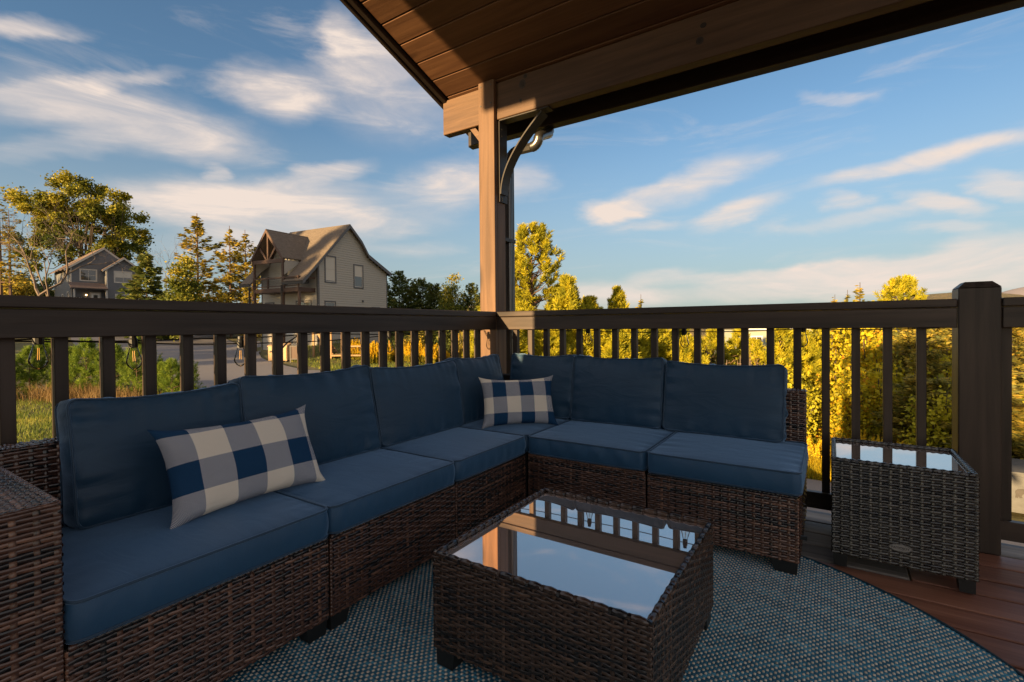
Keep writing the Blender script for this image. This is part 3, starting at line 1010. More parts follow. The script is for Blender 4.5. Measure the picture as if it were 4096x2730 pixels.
wire(RB + [(0.42, 2.99, 0.974)]).build('cable', M['black'], sg)
wire([(-2.13, 1.40, 0.975), (-2.135, 1.33, 0.93), (-2.14, 1.27, 0.87), (-2.14, 1.258, 0.845)], 0.004).build('cable_end', M['black'], sg)
bprof = [(0.0, -0.082), (0.006, -0.080), (0.016, -0.072), (0.024, -0.060), (0.0255, -0.052), (0.023, -0.040), (0.0165, -0.016), (0.013, 0.0)]
bme = MB().lathe((0, 0, 0), bprof, 14).mesh('bulb', smooth=True)
sme = MB().lathe((0, 0, 0), [(0.0, -0.002), (0.0145, 0.0), (0.0145, 0.030), (0.011, 0.036), (0.011, 0.048), (0.0, 0.050)], 10).mesh('socket')
fm = MB()
for q in range(2):
    fm.tube([(0.004 - 0.008 * q, 0, -0.050), (0.003 - 0.006 * q, 0, -0.012)], 0.0010, 5)
fme = fm.mesh('filament')
for p in LB + RB:
    b = link('bulb', bme, M['bulb'], sg)
    b.location = Vector(p) - Vector((0, 0, 0.018)) - WL[sg.name]
    b.rotation_euler = (rnd.uniform(-.06, .06), rnd.uniform(-.06, .06), rnd.uniform(0, 6))
    link('socket', sme, M['black'], b)
    link('filament', fme, M['filament'], b)

# ------------------------------------------------------------------ wicker furniture
_strands = {}
def strand_mesh(length, pitch, width, phase, amp, off=0.0):
    key = (round(length, 4), round(pitch, 4), round(width, 4), phase, round(amp, 5))
    if key in _strands:
        return _strands[key]
    n = max(2, int(round(length / pitch)))
    seg = 4 * n
    t = np.linspace(0, 1, seg + 1)
    c = np.cos(t * n * PI + PI * phase)
    z = amp * np.sign(c) * np.abs(c) ** 0.6
    sag = 0.0006 * np.sin(t * n * PI * 0.37 + phase)
    yy = np.array([-0.5, -0.28, 0.28, 0.5]) * width
    zz = np.array([-0.0014, 0.0004, 0.0004, -0.0014])
    V = np.stack([np.repeat(t * length, 4), np.tile(yy, seg + 1) + np.repeat(sag, 4), np.repeat(z, 4) + np.tile(zz, seg + 1)], -1)
    i, j = np.meshgrid(np.arange(seg), np.arange(3), indexing='ij')
    a = i * 4 + j
    F = np.stack([a, a + 4, a + 5, a + 1], -1).reshape(-1, 4)
    me = fastmesh('strand', V, F, smooth=True)
    _strands[key] = me
    return me

def weave(parent, O, U, V, N, w, h, mat, row=0.0102, colp=0.031, wid=0.0095):
    """plain weave of flat strands on the rectangle O + U*w + V*h, facing N; each strand an object"""
    O, U, V, N = Vector(O), Vector(U), Vector(V), Vector(N)
    nrow = max(1, int(round(h / row))); row = h / nrow
    ncol = max(1, int(round(w / colp))); colp = w / ncol
    for r in range(nrow):
        me = strand_mesh(w, colp, min(wid, row * 0.9), r % 2, 0.0022)
        if not me.materials: me.materials.append(mat)
        o = link('strand', me, None, parent)
        if me.materials[0] != mat:
            o.material_slots[0].link = 'OBJECT'; o.material_slots[0].material = mat
        place(o, parent, O + V * (row * (r + .5)) + N * 0.001, U, V, N)
    for c in range(ncol + 1):
        me = strand_mesh(h, row, 0.0118, (c + 1) % 2, 0.0007)
        if not me.materials: me.materials.append(mat)
        o = link('strand', me, None, parent)
        if me.materials[0] != mat:
            o.material_slots[0].link = 'OBJECT'; o.material_slots[0].material = mat
        cc = min(max(colp * c, 0.005), w - 0.005)
        place(o, parent, O + U * cc + N * 0.001, V, -U, N)

def edge(parent, a, b, mat, rad=0.0065, name='edge_wrap', bulge=0.0012, piece=0.03):
    """a wrapped edge: a run of short overlapping turns"""
    a, b = Vector(a), Vector(b)
    L = (b - a).length; n = max(2, int(L / piece)); pts, rr = [], []
    for k in range(n):
        for q in (0.0, 0.12, 0.5, 0.88):
            pts.append(a.lerp(b, (k + q) / n)); rr.append(rad - (bulge if q == 0 else 0) + (bulge * .5 if q == .5 else 0))
    pts.append(b); rr.append(rad)
    return MB().tube(pts, rr, 7).build(name, mat, parent, smooth=True)

def foot(parent, x, y, h=0.056, ax=1, ay=1, w=0.10, d=0.05, t=0.012):
    m = MB()
    x1, y1 = x + ax * w, y + ay * d
    vs = [(x, y, h), (x1, y, h), (x1, y1, h), (x, y1, h),
          (x + ax * t * .3, y + ay * t * .3, 0.006), (x1 - ax * t * 1.6, y + ay * t * .3, 0.006), (x1 - ax * t * 1.6, y1 - ay * t, 0.006), (x + ax * t * .3, y1 - ay * t, 0.006)]
    m.raw(vs, [(0, 1, 2, 3), (4, 5, 6, 7), (0, 1, 5, 4), (1, 2, 6, 5), (2, 3, 7, 6), (3, 0, 4, 7)])
    return m.build('leg', M['foot'], parent)

XF, YF = -1.363, 2.200                       # front planes of the two runs
XB, YB = -2.000, 2.852                       # their backs
ZT = 0.322                                   # top of the bases
S = M['strand']
X_, Y_, Z_ = Vector((1, 0, 0)), Vector((0, 1, 0)), Vector((0, 0, 1))

def module_left(name, label, y0, y1, back=True, arm=False):
    t = thing(name, (XF - 0.3, (y0 + y1) / 2, 0), label, 'sofa section', 'wicker sofa sections')
    yb0 = y0 - (0.112 if arm else 0)
    MB().box(XB + 0.004, XF - 0.005, y0, y1, 0.055, ZT - 0.006).build('base', M['core'], t)
    weave(t, (XF, y0 + 0.004, 0.057), Y_, Z_, X_, y1 - y0 - 0.008, ZT - 0.068, S)
    edge(t, (XF - 0.004, y0 + 0.004, ZT - 0.006), (XF - 0.004, y1 - 0.004, ZT - 0.006), S, 0.0075, piece=0.016)
    edge(t, (XF - 0.004, y0 + 0.005, 0.057), (XF - 0.004, y0 + 0.005, ZT - 0.010), S, 0.006, piece=0.012)
    edge(t, (XF - 0.004, y1 - 0.005, 0.057), (XF - 0.004, y1 - 0.005, ZT - 0.010), S, 0.006, piece=0.012)
    MB().box(XB, XB + 0.08, yb0, y1, 0.06, 0.664, 0.006).build('backrest', M['core'], t)
    if arm:
        weave(t, (XB + 0.084, yb0, 0.33), Y_, Z_, X_, y1 - yb0, 0.33, S)
        weave(t, (XB, yb0, 0.667), X_, Y_, Z_, 0.084, y1 - yb0, S, row=0.014, colp=0.021, wid=0.012)
        edge(t, (XB + 0.082, yb0, 0.664), (XB + 0.082, y1, 0.664), S, 0.006, piece=0.02)
        MB().box(XB + 0.09, XF - 0.006, yb0, y0 - 0.006, 0.055, 0.632, 0.006).build('armrest', M['core'], t)
        weave(t, (XF - 0.001, yb0, 0.058), Y_, Z_, X_, y0 - yb0 - 0.004, 0.572, S)
        weave(t, (XB + 0.09, yb0, 0.636), X_, Y_, Z_, XF - XB - 0.096, y0 - yb0 - 0.004, S, row=0.0125, colp=0.021, wid=0.011)
        weave(t, (XF - 0.006, y0 - 0.002, 0.33), -X_, Z_, Y_, XF - XB - 0.10, 0.30, S)
        edge(t, (XF - 0.005, y0 - 0.006, 0.058), (XF - 0.005, y0 - 0.006, 0.632), S, 0.0055, piece=0.011)
        edge(t, (XF - 0.005, yb0, 0.633), (XF - 0.005, y0 - 0.006, 0.633), S, 0.0055, piece=0.02)
        edge(t, (XB + 0.09, y0 - 0.006, 0.634), (XF - 0.005, y0 - 0.006, 0.634), S, 0.0055, piece=0.02)
    for (yy, s) in ((y0 + 0.004, 1), (y1 - 0.004, -1)):
        foot(t, XF - 0.006, yy, ax=-1, ay=s, w=0.07, d=0.075)
        foot(t, XB + 0.02, yy, ax=1, ay=s, w=0.07, d=0.075)
    return t
module_left('sofa_section', 'brown wicker sofa section with an armrest, nearest on the left, under the checked lumbar pillow', 0.335, 0.983, arm=True)
module_left('sofa_section', 'armless brown wicker sofa section, middle one of the left run', 0.989, 1.617)
module_left('sofa_section', 'armless brown wicker sofa section of the left run right before the corner', 1.623, 2.196)

t = thing('sofa_section', (-1.68, 2.52, 0), 'corner wicker sofa section beneath the small checked pillow', 'sofa section', 'wicker sofa sections')
MB().box(XB + 0.004, -1.362, 2.202, YB - 0.004, 0.055, ZT - 0.006).build('base', M['core'], t)
MB().box(XB, XB + 0.08, 2.202, YB, 0.06, 0.664, 0.006).build('backrest', M['core'], t)
MB().box(XB + 0.082, -1.362, YB - 0.077, YB, 0.06, 0.664, 0.006).build('backrest', M['core'], t)
foot(t, XB + 0.02, YB - 0.02, ax=1, ay=-1); foot(t, -1.38, YB - 0.02, ax=-1, ay=-1)

def module_right(label, x0, x1, end=False):
    t = thing('sofa_section', ((x0 + x1) / 2, YF + 0.3, 0), label, 'sofa section', 'wicker sofa sections')
    MB().box(x0, x1 - 0.005, YF + 0.005, YB - 0.004, 0.055, ZT - 0.006).build('base', M['core'], t)
    weave(t, (x0 + 0.004, YF, 0.057), X_, Z_, -Y_, x1 - x0 - 0.008, ZT - 0.068, S)
    edge(t, (x0 + 0.004, YF + 0.004, ZT - 0.006), (x1 - 0.004, YF + 0.004, ZT - 0.006), S, 0.0075, piece=0.016)
    edge(t, (x0 + 0.005, YF + 0.004, 0.057), (x0 + 0.005, YF + 0.004, ZT - 0.01), S, 0.006, piece=0.012)
    edge(t, (x1 - 0.005, YF + 0.004, 0.057), (x1 - 0.005, YF + 0.004, ZT - 0.01), S, 0.006, piece=0.012)
    MB().box(x0, x1 - 0.004, YB - 0.077, YB, 0.06, 0.664, 0.006).build('backrest', M['core'], t)
    if end:
        weave(t, (x1, YF + 0.004, 0.057), Y_, Z_, X_, YB - YF - 0.008, ZT - 0.068, S)
        weave(t, (x0, YB - 0.080, ZT), X_, Z_, -Y_, x1 - x0, 0.664 - ZT, S)
        weave(t, (x1, YB - 0.077, ZT), Y_, Z_, X_, 0.077, 0.664 - ZT, S, colp=0.025)
        weave(t, (x0, YB - 0.078, 0.667), X_, Y_, Z_, x1 - x0, 0.078, S, row=0.014, colp=0.021, wid=0.012)
        edge(t, (x1 - 0.004, YB - 0.077, ZT), (x1 - 0.004, YB - 0.077, 0.664), S, 0.0055, piece=0.011)
        edge(t, (x0, YB - 0.077, 0.664), (x1 - 0.004, YB - 0.077, 0.664), S, 0.0055, piece=0.02)
        MB().box(x1 - 0.01, x1 + 0.026, YF + 0.05, YF + 0.064, 0.135, 0.15, 0.002).build('clip', M['foot'], t)
    for (xx, s) in ((x0 + 0.004, 1), (x1 - 0.004, -1)):
        foot(t, xx, YF + 0.006, ax=s, ay=1, w=0.10, d=0.06)
        foot(t, xx, YB - 0.02, ax=s, ay=-1, w=0.10, d=0.06)
    return t
module_right('armless brown wicker sofa section of the right run right after the corner', -1.352, -0.717)
module_right('armless brown wicker sofa section at the free end of the right run', -0.710, -0.108, True)

# ------------------------------------------------------------------ cushions
def cushion(name, label, cat, group, a, b, c, M4, seed, puff=0.02, wr=0.004, mat='navy', corner=0.035, sag=0.0, side_wr=0.003, droop=0.0):
    """box cushion: half sizes a, b, half thickness c, local +Z is the face; piping on both rims"""
    rng = np.random.default_rng(seed)
    ph = rng.uniform(0, 6.28, 40); fr = rng.uniform(6, 30, 40); am = rng.uniform(.2, 1, 40)
    def n1(s, k):
        return sum(am[k + q] * np.sin(fr[k + q] * s * (1.7 if q > 3 else 1) + ph[k + q]) for q in range(6)) / 3.0
    nu, nv, nw = 44, 40, 8
    verts, faces, index = [], [], {}
    def shape(u, v, w):
        x, y = a * u, b * v
        dx, dy = abs(x) - (a - corner), abs(y) - (b - corner)
        if dx > 0 and dy > 0:
            m_, l_ = max(dx, dy), math.hypot(dx, dy)
            x = math.copysign(a - corner + dx * m_ / l_, x); y = math.copysign(b - corner + dy * m_ / l_, y)
        dome = (max(0, 1 - u * u) * max(0, 1 - v * v)) ** 0.62
        z = c * w
        sgn = 1 if w >= 0 else -1
        z += sgn * abs(w) ** 3 * puff * dome
        # edge wrinkles on the faces
        eu, ev = (1 - abs(u)) * a, (1 - abs(v)) * b
        wz = 0
        su, sv = (0 if u > 0 else 10), (20 if v > 0 else 30)
        if eu < 0.16: wz += n1(y * 2.6, su) * math.exp(-eu / 0.055) * (1 - math.exp(-eu / 0.008))
        if ev < 0.16: wz += n1(x * 2.6, sv) * math.exp(-ev / 0.055) * (1 - math.exp(-ev / 0.008))
        z += sgn * abs(w) ** 3 * wr * wz
        # side pleats
        if abs(w) < 0.999:
            k = (1 - w * w)
            per = y if abs(u) > abs(v) * 0.999 and abs(u) > 0.98 else x
            d = side_wr * n1(per * 3.1, 5) * k + 0.006 * k
            l_ = math.hypot(x, y) + 1e-6
            if abs(u) > 0.98: x += math.copysign(d, u)
            if abs(v) > 0.98: y += math.copysign(d, v)
        # soft overall sag
        y -= sag * (1 - u * u) * (v > 0) * max(v, 0) ** 2
        z += droop * math.sin(2.1 * u + ph[0]) * math.cos(1.7 * v + ph[1])
        return (x, y, z)
    def vid(i, j, k):
        key = (i, j, k)
        if key not in index:
            index[key] = len(verts)
            f = lambda q, n: math.copysign(abs(2 * q / n - 1) ** 0.8, 2 * q / n - 1)
            verts.append(shape(f(i, nu), f(j, nv), 2 * k / nw - 1))
        return index[key]
    for i in range(nu):
        for j in range(nv):
            faces.append((vid(i, j, nw), vid(i + 1, j, nw), vid(i + 1, j + 1, nw), vid(i, j + 1, nw)))
            faces.append((vid(i, j, 0), vid(i, j + 1, 0), vid(i + 1, j + 1, 0), vid(i + 1, j, 0)))
    for k in range(nw):
        for i in range(nu):
            faces.append((vid(i, 0, k), vid(i + 1, 0, k), vid(i + 1, 0, k + 1), vid(i, 0, k + 1)))
            faces.append((vid(i, nv, k), vid(i, nv, k + 1), vid(i + 1, nv, k + 1), vid(i + 1, nv, k)))
        for j in range(nv):
            faces.append((vid(0, j, k), vid(0, j, k + 1), vid(0, j + 1, k + 1), vid(0, j + 1, k)))
            faces.append((vid(nu, j, k), vid(nu, j + 1, k), vid(nu, j + 1, k + 1), vid(nu, j, k + 1)))
    me = bpy.data.meshes.new(name)
    me.from_pydata(verts, [], faces)
    me.shade_smooth()
    e = me.attributes.new('sharp_edge', 'BOOLEAN', 'EDGE')
    rim = set()
    for k in (0, nw):
        ids = [index[i, 0, k] for i in range(nu + 1)] + [index[nu, j, k] for j in range(1, nv + 1)] + [index[i, nv, k] for i in range(nu - 1, -1, -1)] + [index[0, j, k] for j in range(nv - 1, 0, -1)]
        rim |= {tuple(sorted((ids[q], ids[(q + 1) % len(ids)]))) for q in range(len(ids))}
    for q, ed in enumerate(me.edges):
        if tuple(sorted(ed.vertices)) in rim: e.data[q].value = True
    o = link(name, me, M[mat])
    o.matrix_world = M4
    tag(o, label, cat, group)
    for k in (nw, 0):
        ids = [index[i, 0, k] for i in range(nu + 1)] + [index[nu, j, k] for j in range(1, nv + 1)] + [index[i, nv, k] for i in range(nu - 1, -1, -1)] + [index[0, j, k] for j in range(nv - 1, 0, -1)]
        pts = [Vector(verts[q]) + Vector((0, 0, 0.0015 if k else -0.0015)) for q in ids]
        pp = MB().tube(pts, 0.0042, 6, closed=True).mesh('piping', smooth=True)
        link('piping', pp, M['piping'], o)
    return o

def frame(X, Y, Z, p):
    X, Y, Z = Vector(X).normalized(), Vector(Y).normalized(), Vector(Z).normalized()
    return Matrix(((X.x, Y.x, Z.x, p[0]), (X.y, Y.y, Z.y, p[1]), (X.z, Y.z, Z.z, p[2]), (0, 0, 0, 1)))

def seat(label, x0, x1, y0, y1, seed, puff=0.012, swr=0.004):
    cushion('seat_cushion', label, 'cushion', 'navy seat cushions', (x1 - x0) / 2, (y1 - y0) / 2, 0.041,
            frame((1, 0, 0), (0, 1, 0), (0, 0, 1), ((x0 + x1) / 2, (y0 + y1) / 2, 0.372)), seed, puff, 0.0035, 'navy', 0.03, side_wr=swr)
seat('navy seat cushion nearest the viewer, between the armrest and the next cushion', -1.905, -1.352, 0.340, 0.984, 1)
seat('navy seat cushion in the middle of the left run, partly under the large checked pillow', -1.905, -1.353, 0.990, 1.614, 2)
seat('navy seat cushion of the left run touching the corner cushion', -1.905, -1.355, 1.622, 2.194, 3)
seat('navy corner seat cushion with the small checked pillow on it', -1.905, -1.358, 2.206, 2.765, 4)
seat('navy seat cushion of the right run beside the corner, with a pleated front', -1.348, -0.722, 2.190, 2.765, 5, swr=0.009)
seat('navy seat cushion at the free right end of the sofa', -0.706, -0.100, 2.188, 2.765, 6)

def backc(label, p0, p1, side, seed, hgt=0.375, lean=0.075, puff=0.040, th=0.048, tilt=0.0, wr=0.013):
    """back cushion standing on z=0.425 between p0 and p1 (bottom front corners), facing 'side'"""
    p0, p1 = Vector(p0), Vector(p1)
    X = (p1 - p0).normalized()
    n = Vector(side)
    Yv = (Vector((0, 0, 1)) - n * (lean / 0.38)).normalized()
    if tilt: Yv = (Yv + X * tilt).normalized(); X = (X - Yv * X.dot(Yv)).normalized()
    Zv = X.cross(Yv)
    L = (p1 - p0).length
    c = (p0 + p1) / 2 + Yv * (hgt / 2) - Zv * th
    c.z += 0.0
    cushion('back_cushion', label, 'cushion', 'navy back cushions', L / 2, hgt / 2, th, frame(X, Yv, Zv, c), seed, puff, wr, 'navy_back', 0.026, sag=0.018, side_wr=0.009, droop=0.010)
ZS = 0.426
# the left run faces +X: its local X axis runs along -Y ... +Y so that the face looks to +X
backc('navy back cushion at the near left end beside the armrest', (-1.800, 0.472, ZS), (-1.815, 0.968, ZS), (1, 0, 0), 11, 0.375, 0.062, 0.030)
backc('navy back cushion behind the large checked pillow, second from the left', (-1.800, 0.978, ZS), (-1.795, 1.592, ZS), (1, 0, 0), 12, 0.400, 0.085, 0.036)
backc('navy back cushion third from the left, with creases on its top edge', (-1.800, 1.604, ZS), (-1.790, 2.222, ZS), (1, 0, 0), 13, 0.385, 0.080, 0.034)
backc('navy corner back cushion on the left side of the corner', (-1.815, 2.240, ZS), (-1.815, 2.735, ZS), (1, 0, 0), 14, 0.395, 0.09, 0.030)
backc('navy corner back cushion behind the small checked pillow, right side of the corner', (-1.800, 2.690, ZS), (-1.345, 2.690, ZS), (0, -1, 0), 15, 0.395, 0.06, 0.028)
backc('navy back cushion right of the corner, behind the coffee table', (-1.338, 2.682, ZS), (-0.790, 2.690, ZS), (0, -1, 0), 16, 0.395, 0.065, 0.034)
backc('navy back cushion at the free right end of the sofa', (-0.775, 2.690, ZS), (-0.195, 2.672, ZS), (0, -1, 0), 17, 0.378, 0.070, 0.026)

def throw(label, M4, a, b, T, mat, cells, seed):
    rng = np.random.default_rng(seed); ph = rng.uniform(0, 6.28, 12)
    nu, nv = 48, 30
    u = np.linspace(-1, 1, nu + 1); v = np.linspace(-1, 1, nv + 1)
    U, Vv = np.meshgrid(u, v, indexing='ij')
    kx = 1 - 0.075 * (1 - Vv ** 2) * np.abs(U) ** 4
    ky = 1 - 0.11 * (1 - U ** 2) * np.abs(Vv) ** 3
    ear = (np.abs(U) * np.abs(Vv)) ** 9
    X = a * U * kx * (1 + .045 * ear); Y = b * Vv * ky * (1 + .07 * ear)
    dome = ((1 - U ** 2) * (1 - Vv ** 2)).clip(0) ** 0.45
    wrk = 0.006 * np.sin(9 * U + 5 * Vv + ph[0]) * np.exp(-((1 - np.abs(U)) / .25)) + 0.006 * np.sin(12 * U - 3 * Vv + ph[1]) * np.exp(-((1 - np.abs(Vv)) / .3))
    wrk += 0.004 * np.sin(4 * U + ph[2]) * np.cos(5 * Vv + ph[3])
    V, F, UV = [], [], []
    for s in (1, -1):
        Z = s * T * dome + wrk * dome ** .5
        V.append(np.stack([X, Y, Z + 0.0015 * s], -1).reshape(-1, 3))
    V = np.concatenate(V)
    n = (nu + 1) * (nv + 1)
    i, j = np.meshgrid(np.arange(nu), np.arange(nv), indexing='ij')
    q = i * (nv + 1) + j
    F1 = np.stack([q, q + nv + 1, q + nv + 2, q + 1], -1).reshape(-1, 4)
    F2 = np.stack([q, q + 1, q + nv + 2, q + nv + 1], -1).reshape(-1, 4) + n
    ring = [(k, 0) for k in range(nu)] + [(nu, k) for k in range(nv)] + [(k, nv) for k in range(nu, 0, -1)] + [(0, k) for k in range(nv, 0, -1)]
    ids = [p[0] * (nv + 1) + p[1] for p in ring]
    F3 = np.array([(ids[k], ids[(k + 1) % len(ids)] , ids[(k + 1) % len(ids)] + n, ids[k] + n) for k in range(len(ids))])[:, ::-1]
    Fq = np.concatenate([F1, F2, F3])
    me = fastmesh('throw_pillow', V, Fq, smooth=True)
    uvl = me.uv_layers.new(name='UVMap')
    uu = np.tile(np.stack([(U + 1) / 2 * cells[0], (Vv + 1) / 2 * cells[1]], -1).reshape(-1, 2), (2, 1))
    vi = np.empty(len(me.loops), np.int32); me.loops.foreach_get('vertex_index', vi)
    uvl.data.foreach_set('uv', uu[vi].astype(np.float32).ravel())
    o = link('throw_pillow', me, mat)
    o.matrix_world = M4
    tag(o, label, 'pillow', 'buffalo check throw pillows')
    return o
def from3(bl, br, tl, push):
    bl, br, tl = Vector(bl), Vector(br), Vector(tl)
    X = (br - bl).normalized(); Y = (tl - bl); Y = (Y - X * Y.dot(X)); hh = Y.length; Y.normalize(); Z = X.cross(Y)
    c = (bl + br) / 2 + Y * hh / 2 + Z * push
    return frame(X, Y, Z, c), (br - bl).length / 2, hh / 2
m4, a_, b_ = from3((-1.590, 0.628, 0.425), (-1.605, 1.140, 0.425), (-1.705, 0.628, 0.690), 0.0)
throw('long blue and cream checked lumbar pillow leaning on the left run of the sofa', m4, a_, b_, 0.062, M['check1'], (5.25, 3.15), 3)
m4, a_, b_ = from3((-1.662, 2.219, 0.422), (-1.348, 2.524, 0.422), (-1.735, 2.292, 0.690), 0.0)
throw('smaller blue and cream checked pillow standing in the sofa corner', m4, a_, b_, 0.055, M['check2'], (5.45, 3.05), 5)

# ------------------------------------------------------------------ tables
def table(name, label, cat, x0, x1, y0, y1, h, leg, mat, rimpiece, footw=0.075, rimtaper=0.0):
    t = thing(name, ((x0 + x1) / 2, (y0 + y1) / 2, 0), label, cat)
    z0 = leg
    MB().box(x0 + 0.006, x1 - 0.006, y0 + 0.006, y1 - 0.006, z0, h - 0.016).build('core_panel', M['core'], t)
    weave(t, (x0, y0, z0), X_, Z_, -Y_, x1 - x0, h - z0 - 0.008, mat)
    weave(t, (x1, y0, z0), Y_, Z_, X_, y1 - y0, h - z0 - 0.008, mat)
    weave(t, (x0, y1, z0), -Y_, Z_, -X_, y1 - y0, h - z0 - 0.008, mat)
    weave(t, (x1, y1, z0), -X_, Z_, Y_, x1 - x0, h - z0 - 0.008, mat)
    for (xx, yy) in ((x0 + .003, y0 + .003), (x1 - .003, y0 + .003), (x1 - .003, y1 - .003), (x0 + .003, y1 - .003)):
        edge(t, (xx, yy, z0), (xx, yy, h - 0.006), mat, 0.0055, piece=0.011)
    # plaited rim: overlapping pads held down by narrow ties
    def rim(a, b):
        a, b = Vector(a), Vector(b); L = (b - a).length; n = int(round(L / rimpiece)); d = (b - a).normalized()
        side = d.cross(Z_)
        for k in range(n):
            p, q = a.lerp(b, k / n), a.lerp(b, (k + 1) / n)
            pts, rr = [], []
            for f, r_, dz in ((0.0, .0068, 0), (0.15, .0088, .001), (0.5, .0098, .0022), (0.8, .0088, .001), (1.0, .0060, -.001)):
                pts.append(p.lerp(q, f) + Vector((0, 0, dz))); rr.append(r_)
            MB().tube(pts, rr, 7).build('rim_pad', mat, t, smooth=True)
            c = p
            MB().tube([c - d * 0.004, c + d * 0.004], [0.0096, 0.0096], 8).build('rim_tie', mat, t)
    zr = h - 0.004
    e = 0.006
    rim((x0 + e, y0 + e, zr), (x1 - e, y0 + e, zr)); rim((x1 - e, y0 + e, zr), (x1 - e, y1 - e, zr))
    rim((x1 - e, y1 - e, zr), (x0 + e, y1 - e, zr)); rim((x0 + e, y1 - e, zr), (x0 + e, y0 + e, zr))
    MB().box(x0 + 0.014, x1 - 0.014, y0 + 0.014, y1 - 0.014, h - 0.0155, h - 0.0075, 0.0012).build('glass_top', M['glass_top'], t)
    for (xx, sx) in ((x0 + .004, 1), (x1 - .004, -1)):
        for (yy, sy) in ((y0 + .004, 1), (y1 - .004, -1)):
            foot(t, xx, yy, h=leg + 0.004, ax=sx, ay=sy, w=footw, d=footw, t=0.003)
    return t
ctab = table('coffee_table', 'low square dark wicker coffee table with a black glass top, standing on the rug', 'coffee table', -0.980, -0.335, 1.062, 1.722, 0.336, 0.056, M['strand_table'], 0.046, 0.066)
stab = table('side_table', 'small grey brown wicker side table with a glass top beside the newel post', 'side table', 0.001, 0.443, 2.392, 2.822, 0.443, 0.055, M['strand_grey'], 0.026, 0.050)
# maker's plaque on the side table
px, pz = 0.221, 0.128
vs = [(px + 0.036 * math.cos(q), 2.386, pz + 0.0145 * math.sin(q)) for q in np.linspace(0, 2 * PI, 28, endpoint=False)]
pl = MB().prism(vs, (0, 1, 0), 0.004).build('plaque', M['plaque'], stab)
rg = MB().tube([(px + 0.0345 * math.cos(q), 2.3858, pz + 0.0130 * math.sin(q)) for q in np.linspace(0, 2 * PI, 28, endpoint=False)], 0.0007, 4, closed=True).build('plaque_border', M['ink'], pl)
tm = text_mesh('PATIOJOY', 0.0125, 0.0003)
to = link('lettering', tm, M['ink'], pl)
place(to, stab, (px, 2.3857, pz), X_, Z_, -Y_)

# ------------------------------------------------------------------ round rug
RC, RR = Vector((-0.545, 1.345)), 1.150
rug = thing('rug', (RC.x, RC.y, 0.0), 'round blue and beige woven outdoor rug under the coffee table', 'rug')
MB().lathe((RC.x, RC.y, 0.0), [(0.0, 0.0008), (RR - 0.004, 0.0008), (RR - 0.004, 0.003), (0.0, 0.003)], 96).build('backing', M['rugbase'], rug)
rng = np.random.default_rng(9)
PX, PY = 0.0195, 0.0118
def stitches():
    rows = np.arange(-int(RR / PY) - 1, int(RR / PY) + 2)
    cols = np.arange(-int(RR / PX) - 1, int(RR / PX) + 2)
    I, J = np.meshgrid(cols, rows, indexing='ij')
    x = (I + 0.5 * (J % 2)) * PX + RC.x + rng.normal(0, .0006, I.shape)
    yv = J * PY + RC.y + 0.0016 * np.sin(I * .31 + J * .05)
    x, yv = x.ravel(), yv.ravel()
    k = np.hypot(x - RC.x, yv - RC.y) < RR - 0.011
    return x[k], yv[k]
sx_, sy_ = stitches()
prot = np.array([[-1, -1, 0], [1, -1, 0], [1, 1, 0], [-1, 1, 0], [-.55, -.5, 1], [.55, -.5, 1], [.55, .5, 1], [-.55, .5, 1]], float)
pf = np.array([[4, 5, 6, 7], [0, 1, 5, 4], [1, 2, 6, 5], [2, 3, 7, 6], [3, 0, 4, 7]])
def stitch_set(cx, cy, hx, hy, hz, z0, tint):
    n = len(cx)
    sc = np.stack([hx * np.ones(n), hy * np.ones(n), hz * np.ones(n)], -1)
    V = prot[None] * sc[:, None] + np.stack([cx, cy, np.full(n, z0)], -1)[:, None]
    F = pf[None] + (np.arange(n) * 8)[:, None, None]
    return V.reshape(-1, 3), F.reshape(-1, 4), np.repeat(tint, 5)
n = len(sx_)
# two blue yarns side by side fill each row between the beige picks
order = np.argsort(np.hypot(sx_, sy_) + np.where((np.arctan2(sx_, sy_) < -0.7) | (sy_ < 0.75), 9, 0))
near, rest = order[:300], order[300:]
blue = 0.10 + 0.40 * rng.random(n) * (0.5 + 0.5 * np.sin(sy_ * 23 + np.sin(sx_ * 9)) ** 2)
A = stitch_set(sx_ + PX * .5, sy_, PX * .46 * rng.uniform(.9, 1.15, n), PY * .40, 0.0032 * rng.uniform(.8, 1.2, n), 0.0028, blue)
B = stitch_set(sx_ + PX * .1, sy_ - PY * .45, PX * .62, PY * .2, 0.0022, 0.0028, blue * .7)
Cc = stitch_set(sx_[rest], sy_[rest], PX * .22, PY * .44, 0.0044, 0.0028, rng.uniform(.62, 1, len(rest)))
V = np.concatenate([A[0], B[0], Cc[0]]); F = np.concatenate([A[1], B[1] + len(A[0]), Cc[1] + len(A[0]) + len(B[0])]); T = np.concatenate([A[2], B[2], Cc[2]])
V -= np.array([RC.x, RC.y, 0])
o = link('yarn', fastmesh('yarn', V, F, T), M['yarn'], rug); tag(o, kind='stuff')
pick = []
for q in range(4):
    v, f, tt = stitch_set(np.zeros(1), np.zeros(1), PX * .22, PY * .44, 0.0044, 0.0028, np.array([.66 + .1 * q]))
    me = fastmesh('stitch', v, f, tt); me.materials.append(M['yarn']); pick.append(me)
for q in near:
    o = link('stitch', pick[int(rng.integers(4))], None, rug)
    o.location = (sx_[q] - RC.x, sy_[q] - RC.y, 0)
# bound edge
MB().tube([(RC.x + (RR - .004) * math.cos(q), RC.y + (RR - .004) * math.sin(q), 0.0055) for q in np.linspace(0, 2 * PI, 160, endpoint=False)], 0.0045, 5, closed=True).build('binding', M['rugbase'], rug, smooth=True)

